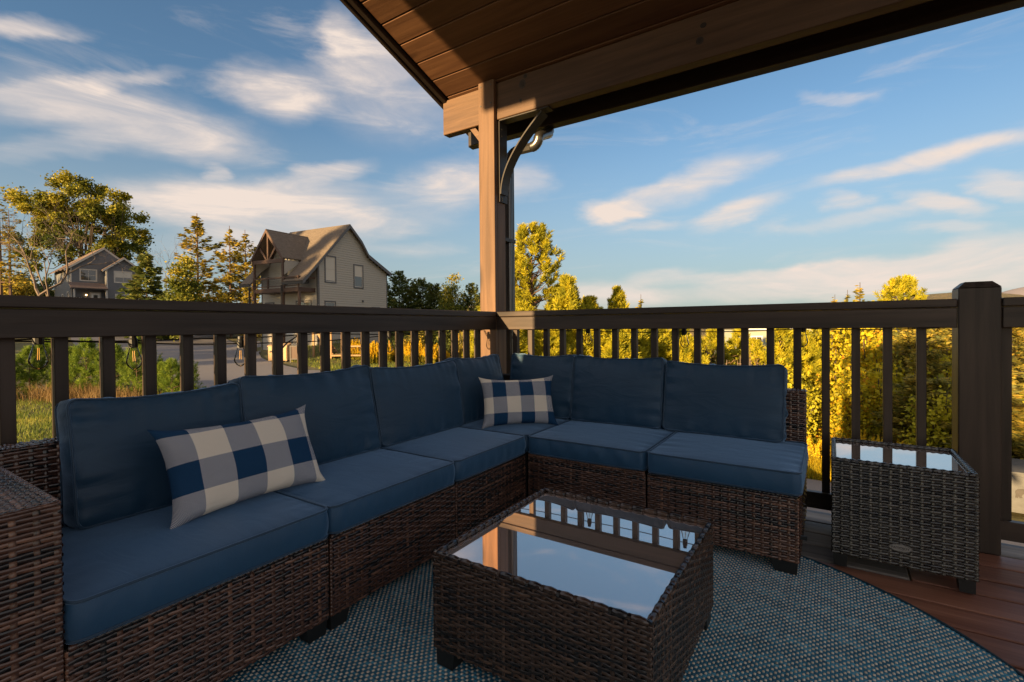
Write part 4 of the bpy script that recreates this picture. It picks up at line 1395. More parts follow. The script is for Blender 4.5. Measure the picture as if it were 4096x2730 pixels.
# ------------------------------------------------------------------ houses
def board_wall(parent, O, U, N, outline, z0, z1, pitch, mat, holes=(), name='siding_board'):
    """lapped siding: one board per course, clipped to outline(z) -> (u0, u1); holes are (u0, u1, z0, z1)"""
    O, U, N = Vector(O), Vector(U), Vector(N)
    z = z0
    while z < z1 - 0.02:
        zt = min(z + pitch, z1)
        zm = (z + zt) / 2
        rngs = outline(zm)
        if rngs:
            spans = [rngs]
            for (a, b, c, d) in holes:
                if c < zm < d:
                    ns = []
                    for (p, q) in spans:
                        if b <= p or a >= q: ns.append((p, q)); continue
                        if a > p: ns.append((p, a))
                        if b < q: ns.append((b, q))
                    spans = ns
            for (p, q) in spans:
                if q - p < 0.03: continue
                P = lambda u, zz, n: O + U * u + N * n + Vector((0, 0, zz))
                m = MB()
                m.raw([P(p, z, 0.0), P(q, z, 0.0), P(q, zt, 0.0), P(p, zt, 0.0), P(p, z + .007, 0.036), P(q, z + .007, 0.036), P(q, zt, 0.010), P(p, zt, 0.010)],
                      [(0, 3, 2, 1), (4, 5, 6, 7), (0, 1, 5, 4), (1, 2, 6, 5), (2, 3, 7, 6), (3, 0, 4, 7)])
                m.build(name, mat, parent)
        z = zt

def lbox(O, U, N, u0, u1, n0, n1, z0, z1):
    Mx = Matrix(((U[0], N[0], 0, O[0]), (U[1], N[1], 0, O[1]), (0, 0, 1, 0), (0, 0, 0, 1)))
    return MB().box(u0, u1, n0, n1, z0, z1, 0, Mx)

def window(parent, O, U, N, u0, u1, z0, z1, trim, sash, cols=1, blind=0.5, tw=0.10, rails=True):
    O, U, N = Vector(O), Vector(U), Vector(N)
    w = lbox(O, U, N, u0, u1, -0.03, 0.012, z0, z1).build('window', M['pane'], parent)
    m = MB()
    for (a, b, c, d) in ((u0 - tw, u0, z0 - tw, z1 + tw), (u1, u1 + tw, z0 - tw, z1 + tw), (u0, u1, z1, z1 + tw), (u0, u1, z0 - tw, z0)):
        q = lbox(O, U, N, a, b, -0.03, 0.055, c, d); m.raw(q.v, q.f)
    m.build('casing', trim, w)
    m = MB(); s = 0.045
    us = [u0 + (u1 - u0) * k / cols for k in range(cols + 1)]
    for k, uu in enumerate(us):
        a = uu - s / 2 if 0 < k < cols else (uu if k == 0 else uu - s)
        q = lbox(O, U, N, a, a + s, 0.012, 0.036, z0, z1); m.raw(q.v, q.f)
    for (c, d) in ((z0, z0 + s), (z1 - s, z1)) + ((((z0 + z1) / 2 - s / 2, (z0 + z1) / 2 + s / 2),) if rails else ()):
        for k in range(cols):
            q = lbox(O, U, N, us[k] + s * .9, us[k + 1] - s * .9, 0.012, 0.034, c, d); m.raw(q.v, q.f)
    m.build('sash', sash, w)
    if blind > 0:
        lbox(O, U, N, u0 + .01, u1 - .01, 0.0125, 0.016, z1 - (z1 - z0) * blind, z1 - .01).build('blind', M['blind'], w)
    return w

def slab(p, thick):
    """roof slab from four corner points, thickened downwards"""
    p = [Vector(q) for q in p]
    n = (p[1] - p[0]).cross(p[3] - p[0]).normalized()
    if n.z < 0: n = -n
    return MB().prism(p, -n, thick)

# --- tan house across the road
e1 = Vector((-0.10942, 0.99400, 0)); e2 = Vector((-0.99400, -0.10942, 0))
T0 = Vector((-31.714, 22.246, 0))
th = thing('tan_house', (-34.5, 26, 0.2), 'tan lap sided house with a steep brown roof, gabled dormer and upstairs balcony', 'house')
P = lambda s, tt, z: T0 + e2 * s + e1 * tt + Vector((0, 0, z))
roofp = [(-1.62, 4.37), (2.94, 9.14), (4.26, 7.98), (5.0, 7.0), (7.67, 5.73)]
def gable_out(z):
    def under(tt):
        return np.interp(tt, [p[0] for p in roofp], [p[1] for p in roofp]) - 0.16
    us = np.linspace(0, 7.46, 400)
    ok = us[under(us) > z]
    return (float(ok[0]), float(ok[-1])) if len(ok) else None
Ng = -e2
OG = T0 + Vector((0, 0, 0))
# body
m = MB().prism([P(0.03, 0.03, -1.3), P(0.03, 7.43, -1.3), P(0.03, 7.43, 5.6), P(0.03, 5.0, 6.78), P(0.03, 4.26, 7.75), P(0.03, 2.94, 8.9), P(0.03, 0.03, 5.9)], e2, 6.3)
m.build('body', M['tan'], th)
wins = [(0.70, 1.62, 4.47, 6.35), (3.62, 4.50, 4.25, 5.98), (0.66, 1.55, 1.5, 2.92), (5.62, 6.42, 1.35, 2.60)]
board_wall(th, OG, e1, Ng, gable_out, -1.25, 9.0, 0.178, M['tan'], [(a - .1, b + .1, c - .1, d + .1) for a, b, c, d in wins])
for k, (a, b, c, d) in enumerate(wins):
    window(th, OG, e1, Ng, a, b, c, d, M['trimgrey'], M['cream'], 1, (0.95, 0.5, 0.0, 0.0)[k])
front = lambda z: (0.02, 6.3) if z < 5.75 else None
fw = [(0.75, 2.25, 1.5, 2.95), (2.6, 3.45, 0.5, 2.55), (3.1, 3.95, 3.95, 5.9), (1.0, 1.75, 4.4, 5.6), (4.9, 5.8, 1.4, 2.9)]
board_wall(th, T0, e2, -e1, front, -1.25, 5.7, 0.178, M['tan'], [(a - .1, b + .1, c - .1, d + .1) for a, b, c, d in fw])
window(th, T0, e2, -e1, *fw[0], M['trimgrey'], M['cream'], 2, 0.0)
window(th, T0, e2, -e1, *fw[4], M['trimgrey'], M['cream'], 1, 0.0)
window(th, T0, e2, -e1, *fw[3], M['trimgrey'], M['cream'], 1, 0.4)
for k in (1, 2):
    a, b, c, d = fw[k]
    dr = lbox(T0, e2, -e1, a, b, -0.03, 0.02, c, d).build('door', M['white'], th)
    lbox(T0, e2, -e1, a + .16, b - .16, 0.02, 0.03, c + .3, d - .18).build('pane', M['pane'], dr)
    lbox(T0, e2, -e1, a + .07, a + .11, 0.02, 0.06, c + .95, c + 1.1).build('handle', M['iron'], dr)
for (O_, U_, N_, u) in ((OG, e1, Ng, 0.0), (OG, e1, Ng, 7.36), (T0, e2, -e1, 0.0), (T0, e2, -e1, 6.2)):
    lbox(O_, U_, N_, u + .001, u + .10, 0.002, 0.045, -1.25, 5.65 if u > 7 or u == 0 else 5.6).build('corner_board', M['trimgrey'], th)
lbox(OG, e1, Ng, 4.42, 4.58, 0.02, 0.10, 3.05, 3.2).build('vent_cap', M['trimgrey'], th)
# roof slabs
s0, s1 = -0.32, 6.62
for k in range(4):
    (ta, za), (tb, zb) = roofp[k], roofp[k + 1]
    pieces = [(s0, s1, ta, za)]
    if k == 0:                                # the front slope is cut away round the balcony
        tc_ = 0.02; zc_ = za + (tc_ - ta) * (zb - za) / (tb - ta)
        pieces = [(s0, 1.74, ta, za), (1.7405, 5.3595, tc_, zc_), (5.36, s1, ta, za)]
    for (sa_, sb_, t_, z_) in pieces:
        slab([P(sa_, t_, z_), P(sb_, t_, z_), P(sb_, tb, zb), P(sa_, tb, zb)], 0.10).build('roof', M['shingle'], th, uv=True)
    for ss in (s0 - 0.025, s1 + 0.002):
        MB().prism([P(ss, ta, za - .04), P(ss, tb, zb - .04), P(ss, tb, zb - .30), P(ss, ta, za - .30)], e2, 0.03).build('barge_board', M['trimgrey'], th)
for (ta, zz, sa_, sb_) in ((-1.66, 4.33, s0, 1.74), (-1.66, 4.33, 5.36, s1), (7.70, 5.70, s0, s1)):
    lbox(T0, e2, e1, sa_, sb_, ta - .04, ta + .06, zz - .20, zz - .02).build('gutter', M['iron'], th)
# dormer
sc_, hw, za, ze, td = 3.58, 1.76, 8.36, 6.18, -1.42
for sgn in (-1, 1):
    back_e = 0.1 + (ze - 4.37) / 1.046 - 1.62
    back_a = (za - 4.37) / 1.046 - 1.62
    slab([P(sc_, td - .15, za), P(sc_ + sgn * (hw + .05), td - .15, ze - .06), P(sc_ + sgn * (hw + .05), back_e, ze - .06), P(sc_, back_a + .05, za)], 0.10).build('dormer_roof', M['shingle'], th, uv=True)
    MB().prism([P(sc_, td - .19, za - .03), P(sc_ + sgn * (hw + .08), td - .19, ze - .10), P(sc_ + sgn * (hw + .08), td - .19, ze - .36), P(sc_, td - .19, za - .30)], e1, 0.035).build('barge_board', M['darkwoodX'], th)
    # dormer cheek
    MB().prism([P(sc_ + sgn * (hw - .12), td + .05, 4.9), P(sc_ + sgn * (hw - .12), 0.0, 5.9), P(sc_ + sgn * (hw - .12), back_e, ze - .2), P(sc_ + sgn * (hw - .12), td + .05, ze - .2)], e2 * sgn, 0.06).build('dormer_cheek', M['tan'], th)
    lbox(T0, e2, e1, sc_ + sgn * (hw - .16) - .08, sc_ + sgn * (hw - .16) + .08, td - .06, td + .08, gz(-33, 20) - .6, ze - .25).build('porch_post', M['darkwoodZ'], th)
lbox(T0, e2, e1, sc_ - hw + .02, sc_ + hw - .02, td - .08, td + .08, ze - .38, ze - .10).build('tie_beam', M['darkwoodX'], th)
lbox(T0, e2, e1, sc_ - .07, sc_ + .07, td - .05, td + .06, ze - .095, za - .35).build('king_post', M['darkwoodZ'], th)
for sgn in (-1, 1):
    MB().prism([P(sc_ + sgn * .08, td - .05, ze - .09), P(sc_ + sgn * .25, td - .05, ze - .09), P(sc_ + sgn * .98, td - .05, ze + .78), P(sc_ + sgn * .86, td - .05, ze + .90)], e1, 0.1).build('truss_strut', M['darkwoodX'], th)
MB().prism([P(sc_ - hw + .1, -.02, 4.0), P(sc_ + hw - .1, -.02, 4.0), P(sc_ + hw - .1, -.02, ze - .3), P(sc_, -.02, za - .25), P(sc_ - hw + .1, -.02, ze - .3)], e1, 0.06).build('gable_wall', M['tan'], th)
# balcony
lbox(T0, e2, e1, 0.25, 5.25, -1.50, -0.005, 3.62, 3.92).build('balcony_floor', M['darkwoodX'], th)
lbox(T0, e2, e1, 0.25, 5.25, -1.50, -1.40, 4.62, 4.72).build('balcony_rail', M['darkwoodX'], th)
lbox(T0, e2, e1, 0.25, 5.25, -1.50, -1.42, 4.02, 4.09).build('balcony_rail', M['darkwoodX'], th)
lbox(T0, e2, e1, 0.25, 0.33, -1.39, -0.01, 4.62, 4.72).build('balcony_rail', M['darkwoodY'], th)
for u in (0.25, 1.75, 3.55, 5.17):
    lbox(T0, e2, e1, u, u + .09, -1.51, -1.41, 3.925, 4.76).build('balcony_post', M['darkwoodZ'], th)
m = MB()
for k in range(44):
    u = 0.36 + k * 0.11
    q = lbox(T0, e2, e1, u, u + .012, -1.46, -1.448, 4.092, 4.615); m.raw(q.v, q.f)
for k in range(5):
    q = lbox(T0, e2, e1, 0.34, 5.17, -1.462, -1.450, 4.14 + k * .1, 4.152 + k * .1); m.raw(q.v, q.f)
m.build('balcony_mesh', M['iron'], th)
for u in (1.80, 5.40):
    lbox(T0, e2, e1, u, u + .09, -1.70, -1.60, gz(-33, 20) - .6, 4.1).build('downspout', M['iron'], th)
lbox(T0, e2, e1, 0.25, 0.40, -1.45, -1.30, gz(-33, 20) - .6, 3.61).build('porch_post', M['darkwoodZ'], th)

# --- grey house on the hill
g1 = Vector((0.08253, 0.99659, 0)); g2 = Vector((-0.99659, 0.08254, 0))
G0 = Vector((-93.99, 24.43, 0))
gh = thing('grey_house', (-97, 29, 4.4), 'slate grey two storey house on the hill with cream trim and a welcome sign', 'house')
PG = lambda s, tt, z: G0 + g2 * s + g1 * tt + Vector((0, 0, z))
m = MB().prism([PG(.03, .03, 3.0), PG(.03, 7.9, 3.0), PG(.03, 7.9, 10.3), PG(.03, 3.95, 13.25), PG(.03, .03, 10.3)], g2, 11)
m.build('body', M['grey_siding'], gh)
m = MB().prism([PG(-1.0, 3.95, 3.0), PG(-1.0, 8.35, 3.0), PG(-1.0, 8.35, 10.3), PG(-1.0, 5.98, 11.95), PG(-1.0, 3.95, 10.3)], g2, 1.05)
m.build('wing', M['grey_siding'], gh)
def gout(z):
    if z < 10.3: return (0.02, 3.95)
    k = (13.2 - z) / 2.95
    return (3.95 - 3.93 * k, 3.95 + 3.9 * k) if k > 0 else None
def wout(z):
    if z < 10.3: return (3.97, 8.33)
    k = (11.9 - z) / 1.6
    return (6.1 - 2.13 * k, 6.1 + 2.2 * k) if k > 0 else None
gw = [(1.15, 2.95, 8.4, 10.0), (5.0, 7.05, 8.3, 9.9), (5.1, 7.1, 5.3, 6.35)]
board_wall(gh, G0, g1, -g2, gout, 4.4, 13.1, 0.20, M['grey_siding'], [(gw[0][0] - .1, gw[0][1] + .1, gw[0][2] - .1, gw[0][3] + .1)])
GW = G0 - g2 * 1.03
board_wall(gh, GW, g1, -g2, wout, 4.4, 11.8, 0.20, M['grey_siding'], [(a - .1, b + .1, c - .1, d + .1) for a, b, c, d in gw[1:]])
board_wall(gh, G0, g2, -g1, lambda z: (0.0, 11.0) if z < 10.2 else None, 4.4, 10.2, 0.20, M['grey_siding'])
window(gh, G0, g1, -g2, *gw[0], M['cream'], M['cream'], 2, 0.0, 0.13)
window(gh, GW, g1, -g2, *gw[1], M['cream'], M['cream'], 2, 0.55, 0.13)
window(gh, GW, g1, -g2, *gw[2], M['cream'], M['cream'], 2, 0.0, 0.13)
for (a, b, c, d) in ((1.1, 1.9, 8.3, 10.0), (4.6, 5.4, 8.3, 10.0), (1.1, 1.9, 5.2, 6.6), (4.6, 5.4, 5.0, 6.4)):
    window(gh, G0 - g1 * .03, g2, -g1, a, b, c, d, M['cream'], M['cream'], 1, 0.0, 0.11)
for (O_, u) in ((G0, 0.0), (GW, 3.97), (GW, 8.2)):
    lbox(O_, g1, -g2, u, u + .14, 0.003, 0.05, 4.4, 10.25).build('corner_board', M['cream'], gh)
for (t0_, z0_, t1_, z1_, sa, sb) in ((-.75, 9.95, 3.95, 13.65, -.45, 11.4), (8.65, 9.95, 3.95, 13.65, -.02, 11.4)):
    slab([PG(sa, t0_, z0_), PG(sb, t0_, z0_), PG(sb, t1_, z1_), PG(sa, t1_, z1_)], 0.12).build('roof', M['shingle_red'], gh, uv=True)
    MB().prism([PG(sa - .03, t0_, z0_ - .05), PG(sa - .03, t1_, z1_ - .05), PG(sa - .03, t1_, z1_ - .38), PG(sa - .03, t0_, z0_ - .35)], g2, 0.04).build('barge_board', M['cream'], gh)
for (t0_, z0_) in ((3.45, 10.05), (8.75, 10.05)):
    slab([PG(-1.45, t0_, z0_), PG(3.0, t0_, z0_), PG(3.0, 6.1, 12.2), PG(-1.45, 6.1, 12.2)], 0.12).build('wing_roof', M['shingle_red'], gh, uv=True)
    MB().prism([PG(-1.48, t0_, z0_ - .05), PG(-1.48, 6.1, 12.15), PG(-1.48, 6.1, 11.85), PG(-1.48, t0_, z0_ - .33)], g2, 0.04).build('barge_board', M['cream'], gh)
slab([PG(-1.7, -.25, 7.15), PG(-.04, -.25, 8.05), PG(-.04, 3.95, 8.05), PG(-1.7, 4.0, 7.15)], 0.10).build('porch_roof', M['shingle_red'], gh, uv=True)
lbox(G0, g1, -g2, -.3, 4.0, 1.70, 1.82, 6.95, 7.12).build('gutter', M['iron'], gh)
for u in (0.05, 3.75):
    lbox(G0, g1, -g2, u, u + .18, 1.4, 1.58, 4.2, 6.98).build('porch_post', M['cream'], gh)
dd = lbox(G0, g1, -g2, 2.35, 3.35, 0.0, 0.06, 4.6, 6.5).build('door', M['white'], gh)
lbox(G0, g1, -g2, 2.6, 3.1, 0.06, 0.08, 5.1, 6.25).build('pane', M['pane'], dd)
lbox(G0, g1, -g2, 2.18, 2.34, 0.0, 0.05, 4.6, 6.65).build('door_casing', M['cream'], gh)
lbox(G0, g1, -g2, 3.36, 3.52, 0.0, 0.05, 4.6, 6.65).build('door_casing', M['cream'], gh)
lbox(G0, g1, -g2, 2.345, 3.355, 0.0, 0.05, 6.51, 6.65).build('door_casing', M['cream'], gh)
# porch lamp, lit
lm = MB().lathe(tuple(G0 + g1 * 1.75 - g2 * .12 + Vector((0, 0, 6.2))), [(0.0, -.09), (.08, -.06), (.10, 0), (.08, .06), (0, .09)], 10)
t = NT('lamp_glow'); t.p.inputs['Emission Color'].default_value = (1.0, 0.62, 0.25, 1); t.p.inputs['Emission Strength'].default_value = 4.0
lm.build('porch_lamp', t.m, gh)
for u in (-.6, 1.4, 3.9):
    lbox(G0, g1, -g2, u, u + .12, 2.4, 2.52, 3.8, 5.75).build('deck_post', M['darkwoodZ'], gh)
lbox(G0, g1, -g2, -6.0, 4.0, 2.36, 2.5, 5.55, 5.68).build('deck_rail', M['darkwoodY'], gh)
lbox(G0, g1, -g2, -6.0, 4.0, 2.36, 2.5, 4.75, 4.85).build('deck_rail', M['darkwoodY'], gh)
lbox(G0, g1, -g2, -6.0, 4.0, 0.06, 2.5, 4.35, 4.55).build('deck', M['darkwoodY'], gh)
sgn_ = thing('welcome_sign', tuple(G0 + g1 * .95 - g2 * .06 + Vector((0, 0, 5.8))), 'small dark sign reading WELCOME friends & family beside the grey house door', 'sign')
lbox(G0, g1, -g2, 0.35, 1.60, 0.045, 0.075, 5.38, 5.90).build('board', M['ink'], sgn_)
for (body, size, zz, sh) in (('WELCOME', 0.30, 5.72, 0), ('friends & family', 0.17, 5.50, 0.3)):
    o = link('lettering', text_mesh(body, size, 0.003, shear=sh), M['white'], sgn_)
    place(o, sgn_, G0 + g1 * .975 - g2 * .08 + Vector((0, 0, zz)), g1, Z_, -g2)

# --- pale building down in the valley
pb = thing('pale_building', (-9, 66, -9), 'long pale green building with white trim showing through the trees below', 'building')
b1 = Vector((10.04, 6.59, 0)).normalized(); b2 = Vector((-b1.y, b1.x, 0))
B0 = Vector((-13.8, 62.7, 0))
lbox(B0, b1, b2, 5.4, 14.5, 0.03, 8, -11, 0.25).build('wall', M['pale'], pb)
lbox(B0, b1, b2, 5.0, 14.9, -.5, -.36, 0.25, 0.60).build('fascia', M['white'], pb)
slab([B0 + b1 * 5.0 - b2 * .5 + Vector((0, 0, .62)), B0 + b1 * 14.9 - b2 * .5 + Vector((0, 0, .62)), B0 + b1 * 14.9 + b2 * 4 + Vector((0, 0, 2.2)), B0 + b1 * 5.0 + b2 * 4 + Vector((0, 0, 2.2))], 0.1).build('roof', M['white'], pb)
slab([B0 + b1 * 5.0 + b2 * 8.5 + Vector((0, 0, .62)), B0 + b1 * 14.9 + b2 * 8.5 + Vector((0, 0, .62)), B0 + b1 * 14.9 + b2 * 4 + Vector((0, 0, 2.2)), B0 + b1 * 5.0 + b2 * 4 + Vector((0, 0, 2.2))], 0.1).build('roof', M['white'], pb)
for u in (6.6, 9.4, 12.2):
    window(pb, B0, b1, -b2, u, u + 1.3, -1.9, -.6, M['white'], M['white'], 2, 0.0, 0.14)

# --- stairs and low deck beside the tan house
st = thing('wooden_stairs', (-28.8, 20.5, -1), 'raw timber outdoor stairs beside the tan house wall', 'stairs')
s1_ = Vector((0.83, 0.55, 0)); s2_ = Vector((-0.55, 0.83, 0))
SO = Vector((-29.35, 20.2, 0))
g_ = gz(-28.8, 20.5)
for n_ in (0.0, 1.0):
    MB().prism([SO + s2_ * n_ + Vector((0, 0, g_ + 2.1)), SO + s2_ * n_ + Vector((0, 0, g_ + 1.85)), SO + s1_ * 1.25 + s2_ * n_ + Vector((0, 0, g_ - .05)), SO + s1_ * 1.45 + s2_ * n_ + Vector((0, 0, g_ - .05))], s2_, 0.05).build('stringer', M['rawwoodZ'], st)
for k in range(10):
    lbox(SO, s1_, s2_, 0.10 + k * .115, 0.30 + k * .115, 0.052, 0.998, g_ + 1.75 - k * .19, g_ + 1.79 - k * .19).build('tread', M['darkwoodY'], st)
for u, n_ in ((-.05, -.13), (1.0, -.13), (-.05, 1.06)):
    lbox(SO, s1_, s2_, u, u + .13, n_, n_ + .12, g_ - .4, g_ + 2.9).build('newel', M['rawwoodZ'], st)
wd = thing('wooden_deck', (-26.8, 21.0, -1), 'low timber deck with posts and a rail at the foot of the tan house', 'deck')
WO = Vector((-27.5, 20.4, 0)); gd = gz(-27, 20.8)
lbox(WO, s1_, s2_, -.2, 3.6, -.2, 2.2, -.90, -.80).build('platform', M['rawwoodX'], wd)
for u, n_ in ((-.2, -.18), (.55, -.18), (3.4, -.18), (1.5, 2.0)):
    lbox(WO, s1_, s2_, u, u + .13, n_, n_ + .13, gd - .5, 1.15).build('deck_post', M['rawwoodZ'], wd)
lbox(WO, s1_, s2_, .69, 3.39, -.15, -.07, -.30, -.20).build('deck_rail', M['rawwoodX'], wd)
m = MB()
for k in range(18):
    q = lbox(WO, s1_, s2_, .72 + k * .15, .732 + k * .15, -.115, -.103, -.79, -.31); m.raw(q.v, q.f)
for k in range(3):
    q = lbox(WO, s1_, s2_, .70, 3.38, -.117, -.105, -.70 + k * .13, -.688 + k * .13); m.raw(q.v, q.f)
m.build('wire_panel', M['iron'], wd)
cr = thing('wooden_crate', tuple(WO + s1_ * .95 + s2_ * .25 + Vector((0, 0, -.8))), 'slatted wooden crate under the pumpkin on the low deck', 'crate')
for k in range(3):
    lbox(WO, s1_, s2_, .70, 1.2, .05, .45, -.80 + k * .1, -.72 + k * .1).build('slat', M['darkwoodX'], cr)
pk = MB()
c_ = WO + s1_ * .92 + s2_ * .25 + Vector((0, 0, -.51))
vs, fs = [], []
for i in range(9):
    for j in range(24):
        la, lo = PI * i / 8, 2 * PI * j / 24
        r_ = .2 * math.sin(la) * (1 + .07 * abs(math.cos(4 * lo)))
        vs.append((c_.x + r_ * math.cos(lo), c_.y + r_ * math.sin(lo), c_.z + .14 * -math.cos(la) + .12))
for i in range(8):
    for j in range(24):
        fs.append((i * 24 + j, i * 24 + (j + 1) % 24, (i + 1) * 24 + (j + 1) % 24, (i + 1) * 24 + j))
pt = thing('pumpkin', (c_.x, c_.y, -.5), 'round orange pumpkin on the crate beside the tan house', 'pumpkin')
pk.raw(vs, fs).build('rind', M['pumpkin'], pt, smooth=True)
MB().tube([(c_.x, c_.y, c_.z + .25), (c_.x + .02, c_.y, c_.z + .33)], [.03, .02], 6).build('stem', M['bark'], pt)

# --- bear proof bin cabinets
BEAR = [(0.0, .30), (.03, .40), (.10, .46), (.22, .50), (.36, .49), (.50, .51), (.60, .56), (.66, .62), (.70, .63), (.72, .59), (.80, .56), (.88, .49), (.92, .46), (.90, .42), (.80, .40), (.72, .38), (.70, .28), (.74, .14), (.80, .02), (.70, .0), (.64, .12), (.58, .24), (.54, .12), (.56, .0), (.46, .0), (.44, .16), (.36, .24), (.26, .22), (.22, .10), (.26, .02), (.16, .0), (.10, .08), (.10, .0), (.0, .0), (.02, .14)]
def cabinet(label, O, U, w, d, h, mat, bear_u, bear_s, g, bearz=.62):
    U = Vector(U).normalized(); N = Vector((U.y, -U.x, 0)); O = Vector(O)
    c = thing('bin_cabinet', (O.x, O.y, g), label, 'bin cabinet', 'bear proof bin cabinets')
    lbox(O, U, N, 0, w, -d, 0, g + .10, g + h).build('cabinet_body', mat, c)
    MB().prism([O + U * -.03 + N * .05 + Vector((0, 0, g + h + .002)), O + U * -.03 - N * (d + .03) + Vector((0, 0, g + h + .002)), O + U * -.03 - N * (d + .03) + Vector((0, 0, g + h + .20)), O + U * -.03 + N * .05 + Vector((0, 0, g + h + .06))], U, w + .06).build('lid', mat, c)
    for k in range(2):
        a = .04 + k * (w / 2 - .015)
        dr = lbox(O, U, N, a, a + w / 2 - .06, 0.002, 0.022, g + .16, g + h - .06).build('door', mat, c)
        lbox(O, U, N, (a + w / 2 - .12) if k == 0 else a + .02, (a + w / 2 - .08) if k == 0 else a + .06, 0.023, 0.05, g + h * .45, g + h * .58).build('latch', M['iron'], dr)
    pts = [O + U * (bear_u + p[0] * bear_s) + N * .024 + Vector((0, 0, g + h * bearz + p[1] * bear_s * .9)) for p in BEAR]
    MB().prism(pts, N, 0.006).build('bear_silhouette', M['iron'], c)
    for u in (.04, w - .12):
        lbox(O, U, N, u, u + .08, -d + .02, -.02, g - .3, g + .098).build('leg', M['iron'], c)
    return c
M['cab_tan'] = plain('weathered_tan_metal', (0.50, 0.33, 0.17), 0.55, 0.1, 0.12)
cabinet('tan metal bin cabinet with a bear cut-out standing by the road', (-29.95, 17.35, 0), (0.78, 0.62, 0), 1.15, .7, 1.0, M['cab_tan'], .10, .26, gz(-29.5, 17.7) + .0)
cabinet('grey metal bin cabinet with a bear cut-out on the lower road at the right edge', (3.62, 18.0, 0), (0.995, -0.08, 0), 2.3, 1.0, 1.12, M['steel'], .42, .55, gz(4.2, 17.6) + .05, .45)
nb_ = thing('notice_board', (-28.1, 18.0, gz(-28.1, 18.0)), 'dark framed notice board on legs right of the tan bin cabinet', 'notice board')
gq = gz(-28.1, 18.0); NO = Vector((-28.35, 17.85, 0)); nu_ = Vector((.85, .52, 0)).normalized(); nn_ = Vector((nu_.y, -nu_.x, 0))
for (a, b, c, d) in ((0, .07, -.2, 1.05), (.53, .6, -.2, 1.05), (.071, .529, .98, 1.05), (.071, .529, .18, .25)):
    lbox(NO, nu_, nn_, a, b, 0, .06, gq + c, gq + d).build('frame', M['iron'], nb_)
lbox(NO, nu_, nn_, .072, .528, .01, .03, gq + .25, gq + .98).build('panel', M['darkwoodZ'], nb_)

# ------------------------------------------------------------------ vegetation
def unit(v):
    return v / np.maximum(np.linalg.norm(v, axis=-1, keepdims=True), 1e-9)

def leaves(P, size, rng, aspect=0.6, D=None, bias=None):
    """rhombic leaf at every point; D gives the leaf's long direction when set"""
    n = len(P)
    size = np.asarray(size) * np.ones(n)
    t = unit(rng.normal(size=(n, 3))) if D is None else unit(D + rng.normal(size=(n, 3)) * 0.25)
    r = rng.normal(size=(n, 3))
    if bias is not None: r = r + bias
    b = unit(np.cross(t, r))
    h = size[:, None] * 0.5
    V = np.stack([P - t * h, P + b * h * aspect, P + t * h, P - b * h * aspect], 1).reshape(-1, 3)
    F = np.arange(4 * n).reshape(-1, 4)
    return V, F

def branch_tubes(lines, H, R, sides=5):
    """many tapered polylines -> arrays"""
    m = MB()
    for pts, rad in lines:                     # round in real space, then back to unit space
        m.tube([(p[0] * R, p[1] * R, p[2] * H) for p in pts], [r * R for r in rad], sides)
    m.v = [(p[0] / R, p[1] / R, p[2] / H) for p in m.v]
    return m

_tree_cache = {}
def put_tree(name, label, x, y, H, R, build, key, mats, group, zoff=0.0, rz=None, seed=0, category='tree', parts=('trunk', 'crown')):
    """build(rng) makes unit meshes (height 1, radius 1 in x,y); they are shared and scaled"""
    r_ = random.Random(seed * 31 + 7)
    if key not in _tree_cache:
        _tree_cache[key] = build(np.random.default_rng(sum((i + 3) * ord(c) for i, c in enumerate(str(key)))))
        for me, mt in zip(_tree_cache[key], mats):
            if me is not None: me.materials.append(mt)
    root = thing(name, (x, y, gz(x, y) - 0.05 + zoff), label, category, group)
    root.rotation_euler = (0, 0, r_.uniform(0, 6.28) if rz is None else rz)
    root.scale = (R, R, H)
    for nm, me in zip(parts, _tree_cache[key]):
        if me is not None:
            link(nm, me, None, root)
    return root

def asm(parts):
    V, F, T = [], [], []
    b = 0
    for (v, f, t) in parts:
        V.append(v); F.append(f + b); T.append(t); b += len(v)
    return np.concatenate(V), np.concatenate(F), np.concatenate(T)

